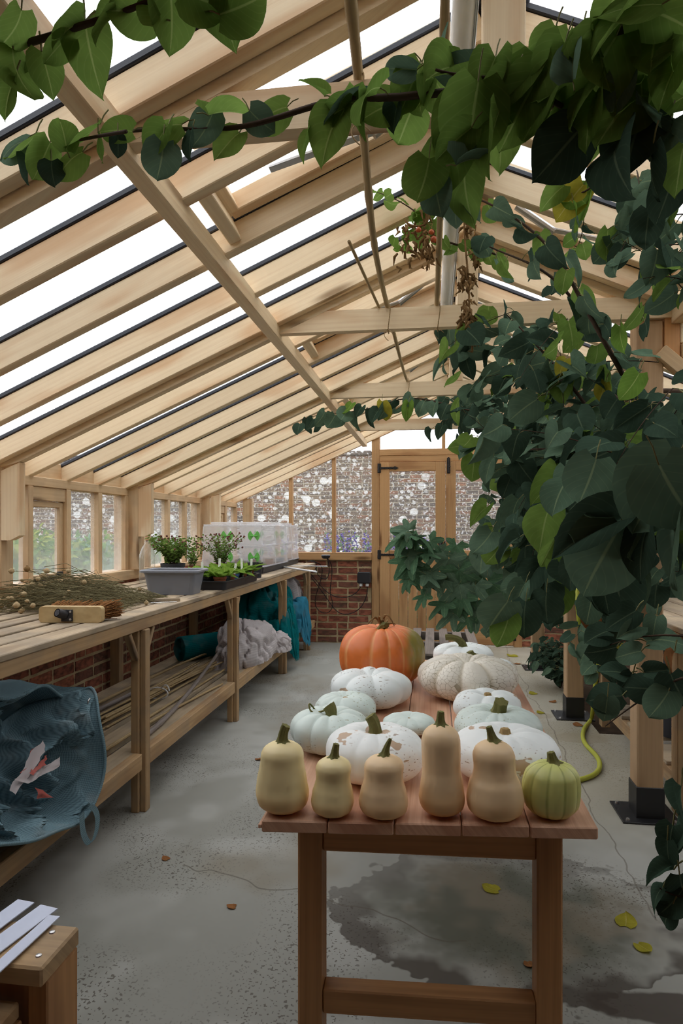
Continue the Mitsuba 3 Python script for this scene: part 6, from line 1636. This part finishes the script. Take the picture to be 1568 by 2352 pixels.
for h in [(945, 1225, 5.3, 62, 100, .7), (915, 1212, 5.3, 55, 165, .7), (958, 1238, 5.3, 45, 10, .6), (900, 1245, 5.3, 75, 205, .6), (915, 1258, 5.3, 50, 230, .6), (985, 1235, 5.3, 80, 350, .8), (1005, 1258, 5.3, 50, 320, .7), (925, 1290, 5.3, 80, 210, .4), (960, 1270, 5.3, 55, 20, .6), (1000, 1265, 5.3, 60, 10, .6), (920, 1310, 5.3, 70, 225, .4), (970, 1300, 5.3, 50, 350, .6), (935, 1340, 5.3, 55, 240, .5), (925, 1345, 5.3, 40, 220, .5), (975, 1350, 5.3, 70, 250, .4), (1010, 1325, 5.3, 70, 350, .5), (1030, 1315, 5.3, 70, 270, .3), (995, 1340, 5.3, 60, 200, .5), (1060, 1345, 5.3, 80, 280, .3), (1030, 1370, 5.3, 80, 230, .35), (1085, 1380, 5.3, 80, 260, .35), (960, 1385, 5.3, 50, 230, .5), (1000, 1400, 5.3, 60, 210, .4), (1050, 1400, 5.3, 70, 250, .4), (1100, 1330, 5.3, 80, 250, .4), (1070, 1310, 5.4, 60, 340, .5), (1120, 1370, 5.3, 80, 270, .4), (1140, 1340, 5.4, 80, 250, .4), (1090, 1420, 5.3, 70, 260, .4), (1020, 1425, 5.3, 60, 215, .5), (1060, 1435, 5.3, 50, 230, .5), (1130, 1420, 5.3, 70, 280, .4), (1010, 1290, 5.4, 60, 300, .4), (1040, 1275, 5.4, 55, 250, .5), (1110, 1290, 5.5, 70, 240, .4), (1160, 1390, 5.5, 70, 260, .4)]: fg.hero(h[0], h[1], h[2], h[3] * 0.9, h[4], h[5])
fg.close()
ub = Plant('bushy_plant', 'low bushy plant spilling from the soil bed onto the concrete behind the square post', 'plant', OVAL, ['mat_leafdark', 'mat_leaf', 'mat_leafdark'], 200)
for k in range(60):
    a, q = rng.uniform(0, 6.28), rng.uniform(0, 1) ** 0.6
    b = np.array([0.98, 5.3, -0.03]); e = b + np.array([0.26 * q * math.cos(a), 0.4 * q * math.sin(a), 0.12 + 0.42 * (1 - 0.6 * q) * rng.uniform(0.5, 1)])
    ub.twig(spline([b, (b + e) / 2 + [0, 0, 0.1], e], 8), 0.05, 0.085, 0.0025, face=0.6, droop=0.5, start=0.12)
ub.close()
yb = Plant('yellowing_plant', 'small plant with yellowing leaves growing behind the square post by the hose', 'plant', OVAL, ['mat_herb', 'mat_leaf', 'mat_leafyellow'], 150)
for k in range(26):
    b = np.array([1.25, 5.2, -0.03]); e = b + np.array([rng.normal(0, 0.15), rng.normal(0, 0.15), rng.uniform(0.4, 0.85)])
    yb.twig(spline([b, (b + e) / 2, e], 8), 0.06, 0.09, 0.0025, face=0.6, droop=0.4, start=0.25)
yb.close()

# fallen leaves on the floor and the tables
FL = [(1125, 2042, 'mat_leafyellow', .055, 'pale curled leaf lying in the damp patch under the table'), (1437, 2115, 'mat_leafyellow', .065, 'yellow leaf with a brown centre lying on the wet concrete'),
      (380, 1972, 'mat_leafbrown', .03, 'small dry curled leaf alone on the floor near the bench'), (530, 2083, 'mat_leafbrown', .03, 'dry leaf scrap by the table leg on the bench side'), (1480, 2180, 'mat_leafyellow', .05, 'crumpled yellow-green leaf on the dark stain'),
      (1215, 2218, 'mat_leafbrown', .03, 'brown crumpled leaf beside the rear of the table frame'), (595, 1745, 'mat_leafbrown', .04, 'pale dry leaf below the lower bench shelf'), (1325, 1665, 'mat_leafbrown', .06, 'brown leaf beside the speckled pumpkin end of the floor'),
      (1240, 1637, 'mat_leafyellow', .05, 'yellow leaf on the concrete between table and post'), (1175, 1507, 'mat_leafyellow', .1, 'large yellow-green leaf on the concrete beyond the table'), (1222, 1593, 'mat_leafyellow', .06, 'orange-yellow leaf lying flat past the tan pumpkin'), (1190, 1525, 'mat_leafbrown', .06, 'brown leaf near the bushy plant'), (1270, 1612, 'mat_leafbrown', .05, 'small leaf close to the steel post shoe')]
for u, v, m, s, lab in FL:
    c = atz(u, v, 0.001)
    k = thing('fallen_leaf', lab, 'leaf', 'fallen leaves')
    V, F, uv = CORD[[2, 0, 6][rng.integers(3)]]
    W = V.copy() * s
    W = W - [s * .5, 0, 0]; W[:, 2] = np.abs(W[:, 2]) * 0.8
    W, F, uv = move((W, F, uv), (c[0], c[1], 0.002 - W[:, 2].min()), rng.uniform(0, 6.28))
    scene[k] = mikit.ply((W, F), m, smooth=True, uv=uv)
